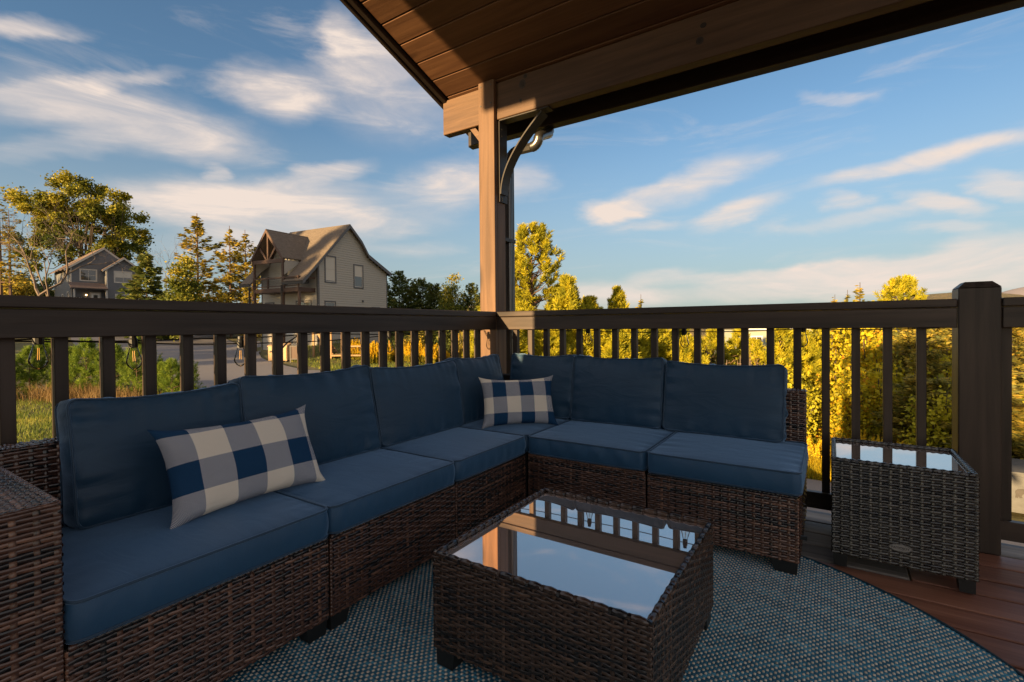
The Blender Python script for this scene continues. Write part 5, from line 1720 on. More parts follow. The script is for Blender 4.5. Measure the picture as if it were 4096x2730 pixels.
def mk_broad(H, R, nclus, nleaf, lsize, low=0.32, flat=0.55, lean=(0, 0), shape='umbrella', csize=0.16, trunkr=0.022, forks=5):
    """broadleaf tree in unit space; H and R are the real size the leaf size refers to"""
    def build(rng):
        lines = []
        fork = low * 0.75
        tr = trunkr * H / R * .8
        def L(p): return (p[0], p[1], p[2])
        base = [(0, 0, -.02), (.01, .0, fork * .4), (.02 + lean[0] * .1, lean[1] * .1, fork)]
        rad0 = [tr * 1.25, tr * .95, tr * .8]
        # clusters
        C = []
        while len(C) < nclus:
            p = rng.uniform(-1, 1, 3)
            r = np.linalg.norm(p)
            if r > 1 or r < 0.35: continue
            if shape == 'umbrella':
                z = low + (1 - low) * (0.45 + 0.52 * p[2])
                if p[2] < -.2 and np.hypot(p[0], p[1]) < .55: continue
                k = 0.80
            elif shape == 'cone':
                zz = (p[2] + 1) / 2
                if np.hypot(p[0], p[1]) > (1 - zz) ** .8 + .08: continue
                z = low + (1 - low) * zz * .97; k = 0.95
            else:
                z = low + (1 - low) * (0.5 + 0.48 * p[2]); k = 0.85
            C.append((p[0] * k + lean[0] * z, p[1] * k + lean[1] * z, z))
        C = np.array(C)
        # limbs: a few main limbs, every cluster hangs off the nearest one
        mains = C[rng.choice(len(C), forks, replace=False)]
        mids = []
        for q in mains:
            b = np.array(base[2]); mid = b * .45 + q * .55 + np.array([0, 0, .03 - .06 * rng.random()]); mid[:2] *= .85
            lines.append(([tuple(b), tuple(b * .7 + mid * .3 + rng.normal(size=3) * .012), tuple(mid), tuple(q)], [tr * .6, tr * .42, tr * .28, tr * .08]))
            mids += [b * .5 + mid * .5, mid, (mid + q) / 2]
        mids = np.array(mids)
        for q in C:
            j = np.argmin(np.linalg.norm((mids - q) * [1, 1, .9], axis=1))
            m_ = mids[j]
            lines.append(([tuple(m_), tuple((m_ + q) / 2 + rng.normal(size=3) * .015), tuple(q)], [tr * .2, tr * .11, tr * .04]))
        trunk = branch_tubes([(base, rad0)] + lines, H, R, 6)
        P, T = [], []
        for q in C:
            cs = csize * rng.uniform(.6, 1.25)
            o = rng.normal(size=(nleaf, 3)) * [cs * .62, cs * .62, cs * .5 * R / H * 1.0]
            P.append(q + o)
            T.append(np.clip(rng.uniform(.15, .8) + rng.normal(size=nleaf) * .16 + 0.12 * np.sign(q[2] - .6), 0, 1))
        P = np.concatenate(P); T = np.concatenate(T)
        W = P * [R, R, H]
        V, F = leaves(W, lsize * rng.uniform(.6, 1.3, len(W)), rng, 0.75)
        V = V / [R, R, H]
        me2 = fastmesh('crown', V, F, T)
        return trunk.mesh('trunk', fix=False), me2
    return build

def mk_conifer(H, R, whorls, per, nspray, ssize, low=0.12, droop=0.0, up=0.25, prof=lambda t: 1 - t, ragged=0.25, trunkr=0.011, aspect=0.22, dead=0.0, gap=0.0):
    """layered conifer: whorls of boughs carrying flat sprays"""
    def build(rng):
        lines = [([(0, 0, -.02), (0, 0, .5), (0, 0, 1.0)], [trunkr * H / R, trunkr * .65 * H / R, .002 * H / R])]
        P, D, T = [], [], []
        for w in range(whorls):
            t = (w + rng.uniform(-.3, .3)) / whorls
            t = min(max(t, 0.0), 1.0)
            z = low + (1 - low) * t * 0.985
            n = max(3, int(per * (1 - .45 * t)))
            a0 = rng.uniform(0, 6.28)
            for k in range(n):
                if rng.random() < gap: continue
                a = a0 + 2 * PI * k / n + rng.normal() * .25
                L = max(.06, prof(t) * (1 + rng.normal() * ragged))
                d = np.array([math.cos(a), math.sin(a), 0])
                rise = (up * (0.3 + t) - droop * (1 - t)) * R / H
                end = np.array([0, 0, z]) + d * L + np.array([0, 0, rise * L])
                mid = np.array([0, 0, z]) + d * L * .5 + np.array([0, 0, rise * L * .3])
                lines.append(([(0, 0, z), tuple(mid), tuple(end)], [.0045 * H / R * (1 - t * .6) , .003 * H / R * (1 - t * .6), .0007 * H / R]))
                m_ = max(3, int(nspray * (L + .15)))
                s = rng.uniform(.22 if L > .3 else 0, 1.05, m_) ** .8
                pp = np.where(s[:, None] < .5, np.array([0, 0, z]) + (mid - np.array([0, 0, z])) * (s / .5)[:, None], mid + (end - mid) * ((s - .5) / .5)[:, None])
                side = np.array([-d[1], d[0], 0])
                wd_ = .26 * L * (1.05 - s) + .03
                lat = rng.normal(size=m_) * wd_
                pp = pp + side * lat[:, None] + np.stack([np.zeros(m_), np.zeros(m_), rng.normal(size=m_) * .012], -1)
                P.append(pp)
                D.append(d * 1.0 + side * (lat / (wd_ + 1e-3))[:, None] * .7 + np.array([0, 0, .25 * up]) + np.zeros((m_, 3)))
                T.append(np.clip(rng.uniform(.2, .75) + rng.normal(size=m_) * .18, 0, 1))
        P = np.concatenate(P); D = np.concatenate(D); T = np.concatenate(T)
        W = P * [R, R, H]
        V, F = leaves(W, ssize * rng.uniform(.6, 1.4, len(W)), rng, aspect * 2, D, bias=np.array([0, 0, 1.2]))
        me2 = fastmesh('crown', V / [R, R, H], F, T)
        return branch_tubes(lines, H, R, 5).mesh('trunk', fix=False), me2
    return build

def mk_shoots(H, R, nshoot, needles, nlen, nw, low=0.0, prof=lambda t: (1 - t) ** .6, up=1.0, shell=0.45, trunkr=0.012, gap=.8, axis=1.5, lobe=.30):
    """close pine: bottle brush shoots made of single needles, on upswept branches"""
    def build(rng):
        lines = [([(0, 0, -.02), (.01, 0, .5), (0, 0, .97)], [trunkr * H / R, trunkr * .6 * H / R, .002 * H / R])]
        P, A, T = [], [], []
        ph0, ph1 = rng.uniform(0, 6.28, 2)
        for k in range(nshoot):
            t = rng.random() ** 0.85
            rr = prof(t) * (shell + (1 - shell) * rng.random() ** .5) * rng.uniform(.75, 1.12)
            a = rng.uniform(0, 6.28)
            lob = .5 * math.sin(3 * a + 9 * t + ph0) + .5 * math.sin(5 * a - 14 * t + ph1)
            if rng.random() < gap * (.5 - .5 * lob): a += .6; t = min(.99, t + .02)
            rr *= 1 + lobe * lob
            z = low + (1 - low) * t * .97
            p = np.array([rr * math.cos(a), rr * math.sin(a), z])
            if k % 5 == 0:
                z0 = max(0.02, z - .45 * rr * R / H)
                lines.append(([(0, 0, z0), tuple(p * [.55, .55, 0] + np.array([0, 0, z0 * .6 + z * .4])), tuple(p)], [.004 * H / R, .0028 * H / R, .001 * H / R]))
            ax = unit(np.array([math.cos(a) * (1 - t * .7), math.sin(a) * (1 - t * .7), up * (.45 + .8 * t)]) + rng.normal(size=3) * .22)
            P.append(p); A.append(ax); T.append(rng.uniform(.15, .85))
        P = np.array(P) * [R, R, H]; A = np.array(A); T = np.array(T)
        n = len(P)
        # needles: triangles leaving the shoot axis at about 40 degrees
        s = rng.uniform(0, 1, (n, needles)); th = rng.uniform(0, 6.28, (n, needles))
        ref = unit(np.cross(A, np.array([.3, .5, .8])))
        ref2 = np.cross(A, ref)
        rad = ref[:, None] * np.cos(th)[..., None] + ref2[:, None] * np.sin(th)[..., None]
        slen = nlen * axis
        base = P[:, None] + A[:, None] * (s * slen)[..., None]
        dirn = unit(A[:, None] * .75 + rad * (1.05 - .55 * s)[..., None] + rng.normal(size=(n, needles, 3)) * .12)
        ln = nlen * rng.uniform(.7, 1.2, (n, needles, 1))
        sd = unit(np.cross(dirn, rng.normal(size=(n, needles, 3)))) * nw
        V = np.stack([base - sd * .5, base + sd * .5, base + dirn * ln + sd * .25, base + dirn * ln - sd * .25], 2).reshape(-1, 3)
        F = np.arange(len(V)).reshape(-1, 4)
        TT = np.clip(T[:, None] + rng.normal(size=(n, needles)) * .14, 0, 1).ravel()
        return branch_tubes(lines, H, R, 5).mesh('trunk', fix=False), fastmesh('crown', V / [R, R, H], F, TT)
    return build

def mk_bush(H, R, n, lsize, stems=12, aspect=.7, shell=.35, top=.55, spread=1.0):
    """leafy or twiggy shrub filled with leaves, uneven top"""
    def build(rng):
        lines = []
        C = []
        for k in range(stems):
            a = rng.uniform(0, 6.28); r = rng.uniform(.1, .9); h = rng.uniform(top, 1.0) * (1 - .35 * r * r)
            e = np.array([r * math.cos(a), r * math.sin(a), h])
            lines.append(([(0.12 * e[0], .12 * e[1], -.02), (.6 * e[0], .6 * e[1], h * .5), tuple(e)], [.014 * H / R, .009 * H / R, .003 * H / R]))
            C.append((e, a))
        per = n // stems
        P, T = [], []
        for e, a in C:
            s = rng.random(per) ** .7
            p = np.stack([e[0] * (.15 + .85 * s), e[1] * (.15 + .85 * s), e[2] * s], -1)
            p += rng.normal(size=(per, 3)) * np.stack([.13 + .08 * np.sin(s * PI), .13 + .08 * np.sin(s * PI), .035 + .02 * s], -1)
            P.append(p); T.append(np.clip(rng.uniform(.2, .8) + rng.normal(size=per) * .2, 0, 1))
        P = np.concatenate(P); T = np.concatenate(T)
        P[:, 2] = np.abs(P[:, 2])
        V, F = leaves(P * [R, R, H], lsize * rng.uniform(.6, 1.3, len(P)), rng, aspect)
        return branch_tubes(lines, H, R, 5).mesh('trunk', fix=False), fastmesh('crown', V / [R, R, H], F, T)
    return build

def mk_bare(H, R, depth=6, seedk=0, spread=.5, trunkr=.02):
    """dead tree: forking tapered limbs only"""
    def build(rng):
        m = MB()
        def grow(p, d, L, r, k):
            pts = [p]; q = Vector(p); dd = Vector(d)
            for s in range(3):
                dd = (dd + Vector(rng.normal(size=3)) * .16 + Vector((0, 0, .05))).normalized()
                q = q + dd * L / 3
                pts.append(tuple(q))
            m.tube(pts, [r, r * .88, r * .76, r * .66], 5 if k < 3 else 3)
            if k >= depth or r < .006: return
            for b in range(2 if k < 2 or rng.random() < .75 else 3):
                nd = (dd + Vector(rng.normal(size=3)) * spread + Vector((0, 0, .12))).normalized()
                grow(tuple(q), nd, L * rng.uniform(.62, .86), r * rng.uniform(.5, .7), k + 1)
        grow((0, 0, -.1), (0.03, 0, 1), H * .30, trunkr * H, 0)
        v = np.array(m.v); v[:, 2] *= H / v[:, 2].max()
        m.v = [tuple(p) for p in v / [R, R, H]]
        return m.mesh('trunk', fix=False), None
    return build

# --- left side, beyond the road
put_tree('oak_tree', 'huge spreading oak with golden green crown behind the grey house', -109.3, 30.2, 24.0, 11.6,
         mk_broad(24.2, 11.6, 110, 400, .40, .24, lean=(0, 0), csize=.088, trunkr=.024, forks=10), 'oak', (M['bark'], M['leaf_oak']), None, rz=.4)
put_tree('hemlock_tree', 'dark drooping evergreen in front of the right side of the grey house', -61.1, 22.1, 9.3, 2.9,
         mk_conifer(9.3, 2.9, 22, 8, 60, .55, .03, droop=.35, up=.25, prof=lambda t: (1 - t) ** .8 * .95 + .05), 'hem', (M['bark'], M['leaf_dark']), None)
put_tree('tulip_tree', 'narrow light green leafy tree between the dark evergreen and the tall pines', -55.6, 23.3, 10.7, 1.9,
         mk_broad(10.7, 1.9, 70, 130, .26, .06, shape='cone', csize=.34, trunkr=.010), 'cone', (M['bark'], M['leaf_cone']), None)
for k, (x, y, H, R, lb) in enumerate([(-63.0, 28.0, 14.6, 3.6, 'tallest open layered pine, its thin top above all trees left of the tan house'), (-58.8, 29.6, 13.0, 3.0, 'golden layered pine right of the tallest one, left of the tan house'), (-60.3, 32.2, 12.7, 2.8, 'layered pine partly hidden behind the tan house porch roof'), (-51.7, 28.3, 9.2, 1.5, 'short dark pine right beside the tan house porch')]):
    put_tree('pine_tree', lb, x, y, H, R, mk_conifer(13, 2.6, 21 - 2 * k, 6, 70, .42, .10, droop=.05, up=.45, prof=lambda t: min(1, 1.7 * (1 - t) ** 1.15 + .07) * (.8 + .2 * math.sin(11 * t)), ragged=.35, gap=.15), ('pine', k), (M['bark_red'], M['leaf_pine']), 'pines left of the tan house', seed=k)
for k, (x, y, H, R, lb) in enumerate([(-68.4, 12.5, 12.6, 1.6, 'tall thin pine with reddish trunk at the left edge'), (-73.2, 14.1, 11.7, 1.4, 'second thin reddish pine trunk, just right of the left edge')]):
    put_tree('pine_tree', lb, x, y, H, R, mk_conifer(12, 1.5, 14, 5, 40, .30, .30, droop=.2, up=.2, prof=lambda t: .9 - .5 * t, ragged=.5, gap=.35, trunkr=.016), ('lpine', k), (M['bark_red'], M['leaf_pine']), 'thin pines at the left edge', seed=k + 8)
for k, (x, y, H, R, lb) in enumerate([(-84.1, 16.6, 5.2, 2.4, 'dark low evergreen bush under the dead trees'), (-91.3, 19.1, 4.3, 2.2, 'olive bush left of the grey house'), (-87.7, 16.6, 4.1, 1.8, 'small green bush at the far left edge'), (-107.5, 25.1, 5.6, 2.0, 'bush behind the left corner of the grey house')]):
    put_tree('bush', lb, x, y, H + .3, R, mk_bush(5, 2, 2600, .34), ('low', k % 2), (M['bark'], M['leaf_dark' if k % 2 else 'leaf_pine']), 'bushes left of the grey house', seed=k + 3, category='bush')
for k, (x, y, H, R, lb) in enumerate([(-63.3, 13.5, 12.5, 4.2, 'bare dead tree with forked grey limbs, left of the grey house'), (-65.0, 14.8, 10.8, 3.4, 'second bare dead tree, its limbs crossing toward the oak'), (-64.5, 24.7, 12.6, 2.4, 'thin leafless tree between the grey house and the pines')]):
    put_tree('bare_tree', lb, x, y, H, R, mk_bare(H, R, 7 if k < 2 else 6, k, .48 if k < 2 else .3, .017 if k < 2 else .009), ('bare', k), (M['bark_grey'], None), 'leafless trees on the left', rz=.3 + k, seed=k)
# --- right of the tan house
for k, (x, y, H, R, lb) in enumerate([(-37.05, 35.5, 7.4, 3.0, 'dark broad evergreen touching the right wall of the tan house'), (-36.4, 37.9, 6.9, 2.8, 'dark evergreen second to the right of the tan house'), (-34.05, 37.5, 6.3, 2.6, 'dark spiky evergreen midway between tan house and corner post'), (-28.4, 36.4, 6.3, 2.0, 'small evergreen just left of the corner post')]):
    put_tree('spruce_tree', lb, x, y, H, R, mk_conifer(6.6, 2.3, 22, 9, 95, .26, .02, droop=.1, up=.6, prof=lambda t: (1 - t) ** .7 + .04), ('spr', k % 3), (M['bark'], M['leaf_dark']), 'evergreens right of the tan house', seed=k + 20)
put_tree('tulip_tree', 'pointed light green tree standing above the evergreens left of the corner post', -29.2, 34.7, 6.9, 1.7,
         mk_broad(6.8, 1.7, 70, 200, .17, .04, shape='cone', csize=.36, trunkr=.010), 'cone2', (M['bark'], M['leaf_cone']), None)
DK = [(-29.8, 28.3, 1.4, 1.5), (-27.2, 27.6, 1.6, 1.3), (-27.6, 29.7, 1.9, 1.4), (-24.4, 28.2, 2.2, 1.4), (-22.7, 28.2, 2.5, 1.3), (-20.7, 27.1, 2.9, 1.1), (-26.4, 24.6, 1.7, .8), (-19.4, 26.8, 3.3, 1.0), (-32, 33, 3.2, 1.8), (-29.5, 33.5, 3.6, 1.8), (-26.5, 33.5, 3.9, 1.8), (-23.5, 33, 4.0, 1.8), (-35, 34.5, 2.6, 1.6)]
for k, (x, y, H, R) in enumerate(DK):
    put_tree('bush', 'dark green bush in the thicket seen between the left balusters near the corner', x, y, H, R, mk_bush(2.2, 1.3, 2600, .16), ('dk', k % 3), (M['bark'], M[('leaf_dark', 'leaf_ever', 'leaf_cone')[k % 3 if k % 5 else 0]]), 'thicket bushes left of the corner post', seed=k + 40, category='bush')
# --- golden pines beyond the right railing
GP = [(-12.33, 20.62, 9.1, 2.25), (-14.25, 21.75, 7.7, 1.8), (-9.98, 19.77, 6.6, 1.49), (-10.11, 22.07, 5.8, 1.22), (-10.29, 26.74, 6.6, 1.35), (-8.22, 14.94, 4.4, 1.35), (-7.31, 16.73, 4.8, 1.49), (-9.16, 19.11, 4.7, 1.49), (-6.5, 18.46, 5.1, 1.49), (-8.85, 21.7, 4.7, 1.62), (-5.98, 20.0, 5.2, 1.49), (-5.73, 22.56, 5.2, 1.62), (-8.23, 24.51, 4.4, 1.62), (-8.9, 13.4, 3.9, 1.22), (-1.86, 23.9, 5.3, 1.49), (-1.3, 27.85, 6.3, 1.35), (-5.99, 27.17, 4.2, 1.49), (-3.88, 26.16, 4.0, 1.49), (-10.4, 16.6, 4.6, 1.49), (-11.6, 18.6, 5.0, 1.62), (-12.6, 23.2, 5.2, 1.76), (-7.4, 21.0, 4.5, 1.49), (-13.8, 19.2, 5.0, 1.62), (-6.2, 16.2, 4.3, 1.4), (-4.7, 19.6, 4.6, 1.4), (-4.6, 24.0, 4.9, 1.5), (-7.2, 23.6, 5.0, 1.5), (-3.0, 25.2, 4.6, 1.4), (-0.9, 25.6, 5.4, 1.4), (-9.9, 14.9, 4.3, 1.3), (-11.2, 15.6, 4.5, 1.4), (-9.6, 24.2, 5.2, 1.5), (-4.2, 29.5, 5.2, 1.6), (-2.0, 30.5, 5.6, 1.6), (-11.6, 26.0, 6.0, 1.6), (-13.4, 25.5, 6.2, 1.7)]
GL = {0: 'tallest golden pine, close right of the corner post', 1: 'golden pine half hidden behind the corner post', 2: 'golden pine with upswept shoots at the right foot of the tallest one', 3: 'small golden pine tip third from the corner post above the rail', 4: 'lone pointed golden pine tip above the middle of the right rail'}
for k, (x, y, H, R) in enumerate(GP):
    big = k < 2
    put_tree('golden_pine', GL.get(k, 'young golden sunlit pine seen between the right balusters above the sofa'), x, y, H, R,
             mk_shoots(9, 1.9, 560, 62, .20, .030, 0.0, prof=lambda t: (1 - t) ** .36 * (.7 + .3 * min(1, t / .3)) * (1 + .14 * math.sin(19 * t)), lobe=.34) if big else mk_shoots(5, 1.4, 430, 50, .18, .030, 0.0, prof=lambda t: (1 - t) ** .75 * (1 + .2 * math.sin(17 * t)) + .04, lobe=.36),
             ('gold', 'b' if big else k % 3), (M['bark_red'], M['leaf_gold']), 'golden pines beyond the right railing', seed=k + 60)
SPR = [(-8.5, 25.5, 6.3, .9, 'thin sparse pine tip right of the lone golden pine'), (0.17, 36.0, 7.4, 1.0, 'sparse layered evergreen top, left of three above the right rail'), (.9, 40.06, 7.4, 1.2, 'sparse layered evergreen top, middle of three above the right rail'), (1.46, 36.8, 8.1, 1.4, 'sparse layered evergreen top, right of three beside the round pine')]
for k, (x, y, H, R, lb) in enumerate(SPR):
    put_tree('spruce_tree', lb, x, y, H, R, mk_conifer(7.4, 1.2, 20, 5, 34, .26, .05, up=.7, prof=lambda t: (1 - t) ** .9 + .03, ragged=.3, gap=.1), ('sparse', k % 2), (M['bark'], M['leaf_ever']), 'sparse evergreens above the right rail', seed=k + 90)
put_tree('pine_tree', 'round topped golden pine above the rail left of the newel post', 3.89, 40.8, 8.1, 1.7, mk_shoots(8, 1.7, 520, 44, .24, .04, 0.1, prof=lambda t: min(1, 2.2 * (1 - t)) ** .5, up=.7), 'round', (M['bark_red'], M['leaf_gold']), None)
YW = [(-0.66, 31.9, 6.0, 2.03), (0.25, 30.1, 7.0, 2.17), (1.15, 31.9, 7.0, 2.32), (1.79, 29.9, 7.1, 2.03), (2.72, 32.9, 6.5, 2.17), (0.54, 24.3, 4.3, 1.59), (1.28, 24.2, 4.4, 1.59), (-0.24, 25.0, 4.0, 1.3), (2.0, 25.2, 4.8, 1.45), (0.1, 27.6, 5.6, 1.7), (2.2, 28.3, 6.0, 1.7), (-0.1, 33.5, 6.6, 1.9)]
for k, (x, y, H, R) in enumerate(YW):
    put_tree('birch_tree', 'bright yellow autumn tree behind the balusters left of the newel post', x, y, H, R, mk_bush(5.5, 1.9, 8500, .17, 22, .85, top=.4), ('yw', k % 3), (M['bark'], M['leaf_yellow']), 'yellow autumn trees left of the newel post', seed=k + 110)
EV = [(2.83, 27.0, 7.0, 1.49), (3.62, 28.7, 7.3, 1.89), (4.58, 30.5, 7.0, 2.03), (6.42, 32.9, 6.6, 2.03), (6.21, 28.0, 6.7, 1.76), (7.4, 31.2, 6.7, 1.76), (2.5, 22.6, 3.9, 1.35), (3.09, 22.4, 3.8, 1.49), (5.1, 24.5, 5.2, 1.76), (6.0, 22.5, 4.8, 1.62), (4.2, 20.6, 3.6, 1.62), (8.2, 27, 6.5, 2.03), (3.2, 25.2, 5.4, 1.5), (7.3, 24.4, 5.6, 1.7)]
for k, (x, y, H, R) in enumerate(EV):
    put_tree('cedar_tree', 'olive green drooping evergreen behind and right of the newel post', x, y, H, R, mk_conifer(6, 1.8, 28, 9, 90, .22, .0, droop=.25, up=.25, prof=lambda t: (1 - t) ** .6 + .05, ragged=.35), ('ev', k % 3), (M['bark'], M['leaf_ever']), 'olive evergreens around the newel post', seed=k + 130)
for k, (x, y, H, R) in enumerate([(-4.0, 21.3, 4.7, 1.1), (-2.99, 20.8, 4.3, 1.1), (-2.55, 22.3, 4.5, 1.0)]):
    put_tree('dry_shrub', 'dry orange brown twiggy shrub in front of the pale building', x, y, H, R, mk_bush(4.5, 1.1, 2200, .22, 30, .10, top=.6), ('dry', k % 2), (M['bark_grey'], M['leaf_dry']), 'dry shrubs by the pale building', seed=k + 150, category='shrub')
UB = [(-8.6, 16.0, 3.4, 1.3), (-7.2, 18.6, 3.6, 1.4), (-5.6, 17.4, 3.4, 1.4), (-4.2, 18.2, 3.3, 1.3), (-6.6, 20.8, 3.9, 1.5), (-4.9, 21.4, 3.8, 1.4), (-8.4, 20.4, 3.8, 1.5), (-10.6, 18.0, 3.7, 1.5), (-11.8, 16.6, 3.6, 1.4), (-2.6, 19.6, 3.2, 1.2), (-1.4, 21.4, 3.6, 1.3), (-13.0, 20.8, 4.0, 1.6), (-9.4, 22.6, 4.2, 1.5), (-3.4, 23.6, 4.0, 1.4),
      (2.9, 21.2, 3.3, 1.3), (3.6, 23.6, 4.4, 1.5), (4.8, 22.4, 3.9, 1.4), (5.6, 20.8, 3.4, 1.3), (6.8, 22.6, 4.4, 1.5), (2.3, 23.6, 4.0, 1.3), (4.2, 26.0, 5.6, 1.5)]
for k, (x, y, H, R) in enumerate(UB):
    put_tree('bush', 'yellow green bush', x, y, H, R, mk_bush(3.8, 1.4, 5200, .15, 18, .7, top=.45), ('ub', k % 3, k > 13), (M['bark'], M['leaf_gold']), 'yellow green undergrowth beyond the right railing', seed=k + 230, category='bush')

# --- young pines along the lawn
YG = [(-19.9, 3.6, 1.2, .62), (-19.9, 4.2, 1.4, .60), (-20.2, 4.75, 1.65, .66), (-19.15, 4.9, 1.38, .5), (-18.56, 5.15, 1.62, .58), (-18.8, 5.75, 1.55, .6), (-17.8, 5.6, 1.49, .55), (-16.8, 5.8, 1.75, .45), (-17.1, 6.25, 1.4, .5), (-15.3, 6.1, 1.25, .45), (-15.6, 6.6, 1.35, .4), (-16.15, 6.2, 1.1, .45), (-21, 2.6, 1.3, .7), (-21.4, 1.6, 1.4, .7)]
for k, (x, y, H, R) in enumerate(YG):
    put_tree('young_pine', 'fresh green young pine in the row between lawn and road, behind the left balusters', x, y, H, R, mk_shoots(1.5, .55, 240, 44, .085, .008, 0.0, prof=lambda t: (1 - t) ** .6 + .04, up=1.2, axis=2.0), ('yg', k % 3), (M['bark_red'], M['leaf_young']), 'young pines along the lawn', seed=k + 170)
# --- goldenrod and ferns
def mk_rod(n=240):
    def build(rng):
        lines, P, D, T = [], [], [], []
        for k in range(16):
            a = rng.uniform(0, 6.28); r = rng.uniform(.1, 1); h = rng.uniform(.6, 1)
            e = (r * math.cos(a), r * math.sin(a), h)
            lines.append(([(e[0] * .5, e[1] * .5, 0), (e[0] * .75, e[1] * .75, h * .6), e], [.016, .012, .006]))
            s = rng.uniform(.15, 1.02, n)
            rad = np.where(s > .62, .20 * (1.08 - s) * 3, .12)
            th_ = rng.uniform(0, 6.28, n)
            P.append(np.stack([e[0] * (.5 + .5 * s) + rad * np.cos(th_) * rng.random(n), e[1] * (.5 + .5 * s) + rad * np.sin(th_) * rng.random(n), h * s], -1))
            D.append(np.stack([np.cos(th_), np.sin(th_), .5 + 0 * s], -1))
            T.append(np.clip(np.where(s > .6, rng.uniform(.45, 1, n), rng.uniform(0, .35, n)), 0, 1))
        P = np.concatenate(P); V, F = leaves(P * [.5, .5, 1.1], .07, rng, .5, np.concatenate(D))
        return branch_tubes(lines, 1.1, .5, 4).mesh('stem', fix=False), fastmesh('bloom', V / [.5, .5, 1.1], F, np.concatenate(T))
    return build
rng = np.random.default_rng(77)
k = 0
for (cx, cy, sx2, sy2, n_, lb) in ((-25.6, 21.6, 1.7, .8, 26, 'tall yellow goldenrod blooming below the tan house deck'), (-22.6, 23.6, 1.8, 1.0, 22, 'yellow goldenrod at the edge of the dark thicket left of the corner'), (1.2, 20.3, 1.7, 1.0, 14, 'yellow goldenrod across the lower road behind the right balusters')):
    for q in range(n_):
        x, y = cx + rng.uniform(-1, 1) * sx2, cy + rng.uniform(-1, 1) * sy2
        put_tree('goldenrod', lb, x, y, rng.uniform(.9, 1.5), rng.uniform(.35, .6), mk_rod(), ('rod', k % 3), (M['bark'], M['leaf_rod']), lb, seed=k, category='plant', parts=('stem', 'bloom'))
        k += 1
for k in range(16):
    x, y = 1.9 + 2.2 * rng.random() - .2, 18.8 + 1.6 * rng.random()
    put_tree('fern', 'green fern clump at the edge of the lower road beyond the side table', x, y, rng.uniform(.7, 1.2), rng.uniform(.5, .8), mk_bush(1, .7, 1500, .10, 14, .35, top=.5), ('fern', k % 2), (M['bark'], M['leaf_fern']), 'ferns along the lower road', seed=k, category='fern')
for k, (x, y) in enumerate([(-7.5, 12.9), (-5.5, 12.6), (-3.2, 12.3)]):
    put_tree('bush', 'low golden bush just outside the right railing below the sofa', x, y, 2.6, 1.0, mk_bush(2.4, 1.0, 2600, .12), ('lowr', k % 2), (M['bark'], M['leaf_ever']), 'bushes outside the right railing', seed=k + 4, category='bush')

ORD = ['first', 'second', 'third', 'fourth', 'fifth', 'sixth', 'seventh', 'eighth', 'ninth', 'tenth', 'eleventh', 'twelfth', 'thirteenth', 'fourteenth', 'fifteenth', 'sixteenth', 'seventeenth', 'eighteenth', 'nineteenth', 'twentieth']
def relabel(groups, short):
    """name look-alikes by the baluster gap they stand behind, seen from the seat, and by nearness inside one gap"""
    seen = {}
    for o in bpy.data.objects:
        if o.get('group') in groups and o.parent is None:
            x, y = o.location.x, o.location.y
            gx = x * 2.92 / y
            if gx > 0.60: key = ('n', 0); where = 'right of the newel post'
            elif gx > 0.45: key = ('n', 1); where = 'hidden by the newel post'
            elif gx > -2.0 and y > 0:
                k = max(0, int((gx + 1.882) / 0.1238) + 1)
                key = ('r', k); where = 'in the %s gap of the right railing from the corner post' % ORD[min(k, 19)]
            else:
                ly = y * -2.07 / x
                k = max(0, int((2.73 - ly) / 0.1223))
                key = ('l', min(k, 19)); where = 'in the %s gap of the left railing from the corner post' % ORD[k] if k < 19 else 'behind the leftmost balusters of the left railing'
            seen.setdefault(key, []).append((y if x > -15 else -x, o, where))
    for key, L in seen.items():
        L.sort(key=lambda q: q[0])
        rk = {1: [''], 2: ['nearer ', 'farther '], 3: ['nearest ', 'middle ', 'farthest ']}.get(len(L))
        for k, (d, o, where) in enumerate(L):
            pre = rk[k] if rk else ORD[k] + ' nearest '
            o['label'] = (pre + short + ' ' + where).strip()
keep = {o.name: o['label'] for o in bpy.data.objects if o.get('group') == 'golden pines beyond the right railing' and o['label'] in GL.values()}
relabel({'golden pines beyond the right railing'}, 'golden pine')
for nme, lb in keep.items(): bpy.data.objects[nme]['label'] = lb
relabel({'yellow autumn trees left of the newel post'}, 'yellow tree')
relabel({'olive evergreens around the newel post'}, 'olive evergreen')
relabel({'young pines along the lawn'}, 'green young pine')
relabel({'yellow green undergrowth beyond the right railing'}, 'yellow green bush')
relabel({'thicket bushes left of the corner post'}, 'thicket bush')
relabel({'ferns along the lower road'}, 'green fern')
relabel({'dry shrubs by the pale building'}, 'dry twiggy shrub')
relabel({'bushes outside the right railing'}, 'low golden bush')
relabel({'tall yellow goldenrod blooming below the tan house deck', 'yellow goldenrod at the edge of the dark thicket left of the corner', 'yellow goldenrod across the lower road behind the right balusters'}, 'yellow goldenrod')

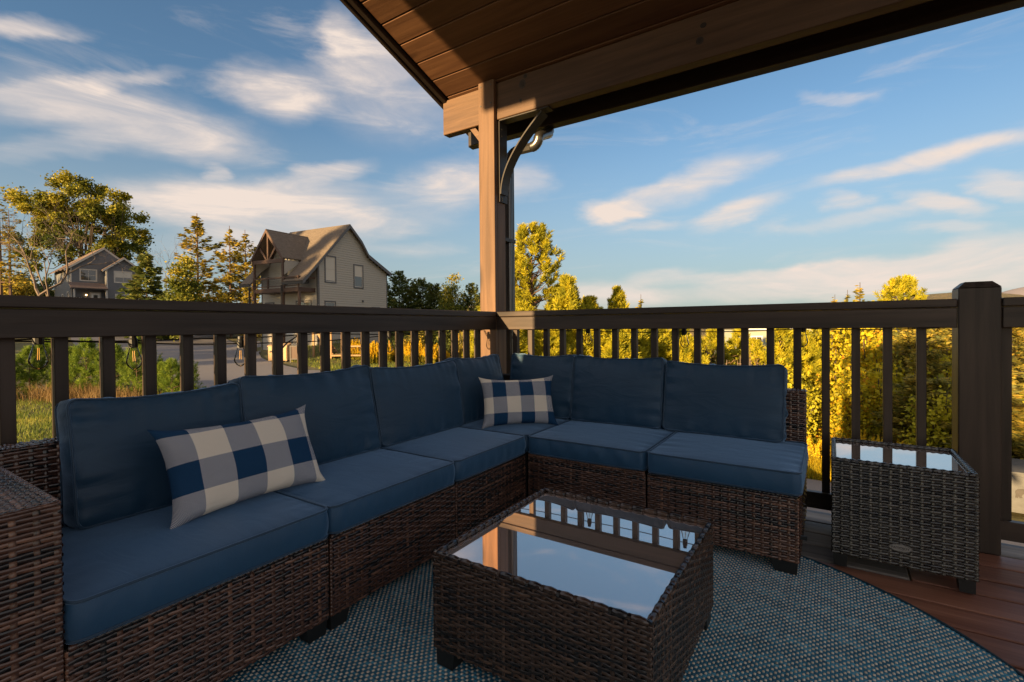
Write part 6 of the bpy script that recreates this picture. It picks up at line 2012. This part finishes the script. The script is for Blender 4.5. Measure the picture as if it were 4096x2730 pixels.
# trees and scrub behind the viewer on the sun side, whose long shadows lie over the lawn and the houses
BT = [(-41, -44, 20, 5.0), (-47.5, -47, 21.5, 5.5), (-53, -43, 19, 4.5), (-98, -42, 19, 6), (-106, -45, 20.5, 6), (-113, -40, 18, 5.5), (-84, -50, 14, 5), (-61, -48, 12, 4)]
for k, (x, y, H, R) in enumerate(BT):
    put_tree('oak_tree', 'tall tree far behind the viewer, out of the picture', x, y, H, R, None, 'oak', None, 'trees behind the viewer', seed=k + 300)
for k, (x, y, H, R) in enumerate([(-17, -44, 6.6, 2.2), (-21.5, -46, 7.0, 2.4), (-25.5, -43, 6.3, 2.2), (-30, -46, 6.8, 2.5), (-19, -52, 7.4, 2.0), (-35, -44, 6.5, 2.2)]):
    put_tree('bush', 'tall scrub far behind the viewer along the street', x, y, H, R, mk_bush(6.5, 2.2, 4200, .4), 'scrub', (M['bark'], M['leaf_pine']), 'scrub behind the viewer', seed=k + 320, category='bush')

# grasses: uncountable, one object each
def blades(name, mat, pts, h, w, lean, seed, kind='stuff'):
    rng = np.random.default_rng(seed)
    n = len(pts)
    z = ground(pts[:, 0], pts[:, 1])
    B = np.stack([pts[:, 0], pts[:, 1], z - .01], -1)
    a = rng.uniform(0, 6.28, n)
    hh = h * rng.uniform(.5, 1.3, n)
    d = np.stack([np.cos(a), np.sin(a), np.zeros(n)], -1) * (lean * hh * rng.random(n))[:, None]
    sdir = np.stack([-np.sin(a + rng.normal(size=n)), np.cos(a), np.zeros(n)], -1) * w
    tip = B + d + np.stack([np.zeros(n), np.zeros(n), hh], -1)
    mid = B + d * .35 + np.stack([np.zeros(n), np.zeros(n), hh * .55], -1)
    V = np.stack([B - sdir, B + sdir, mid + sdir * .7, tip, mid - sdir * .7], 1).reshape(-1, 3)
    o = np.arange(n)[:, None] * 5
    F = np.concatenate([o + [0, 1, 2, 4], o + [4, 2, 3, 3]])[:, :]
    F1 = o + np.array([[0, 1, 2, 4]]); F2 = o + np.array([[4, 2, 3]])
    tt = np.clip(.5 + .25 * np.sin(pts[:, 0] * 1.7) * np.cos(pts[:, 1] * 2.1) + rng.normal(size=n) * .22, 0, 1)
    me = fastmesh(name, V, np.concatenate([np.stack([F2[:, 0], F2[:, 1], F2[:, 2]], -1), F1[:, [0, 1, 2]], F1[:, [0, 2, 3]]]), np.concatenate([tt, tt, tt]))
    ob = link(name, me, mat)
    return tag(ob, kind=kind)
rng = np.random.default_rng(5)
n = 70000
r = 5.5 + 14 * rng.random(n) ** 1.0; a = np.radians(rng.uniform(146, 178, n))
lp = np.stack([r * np.cos(a), r * np.sin(a)], -1)
blades('lawn_grass', M['leaf_grass'], lp, .085, .006, .9, 1)
c = np.array([(-18.6, 4.3), (-17.6, 4.9), (-16.6, 5.2), (-15.7, 5.5), (-19.4, 3.3), (-17.0, 5.0), (-18.0, 4.5)])
q = rng.integers(0, len(c), 2600)
blades('straw_tufts', M['leaf_straw'], c[q] + rng.normal(size=(2600, 2)) * [.45, .22], .42, .006, .8, 2)
q = rng.random((16000, 2))
blades('verge_grass', M['leaf_grass'], np.stack([-33 + 12 * q[:, 0], 15.5 + 12 * q[:, 1]], -1)[(np.stack([-33 + 12 * q[:, 0], 15.5 + 12 * q[:, 1]], -1) @ np.array([.34, 1.0])) > 8.4], .14, .012, .7, 3)
q = rng.random((9000, 2))
blades('roadside_grass', M['leaf_rod'], np.stack([-2.5 + 3.6 * q[:, 0], 18.1 + 2.0 * q[:, 1]], -1), .45, .010, .6, 4)
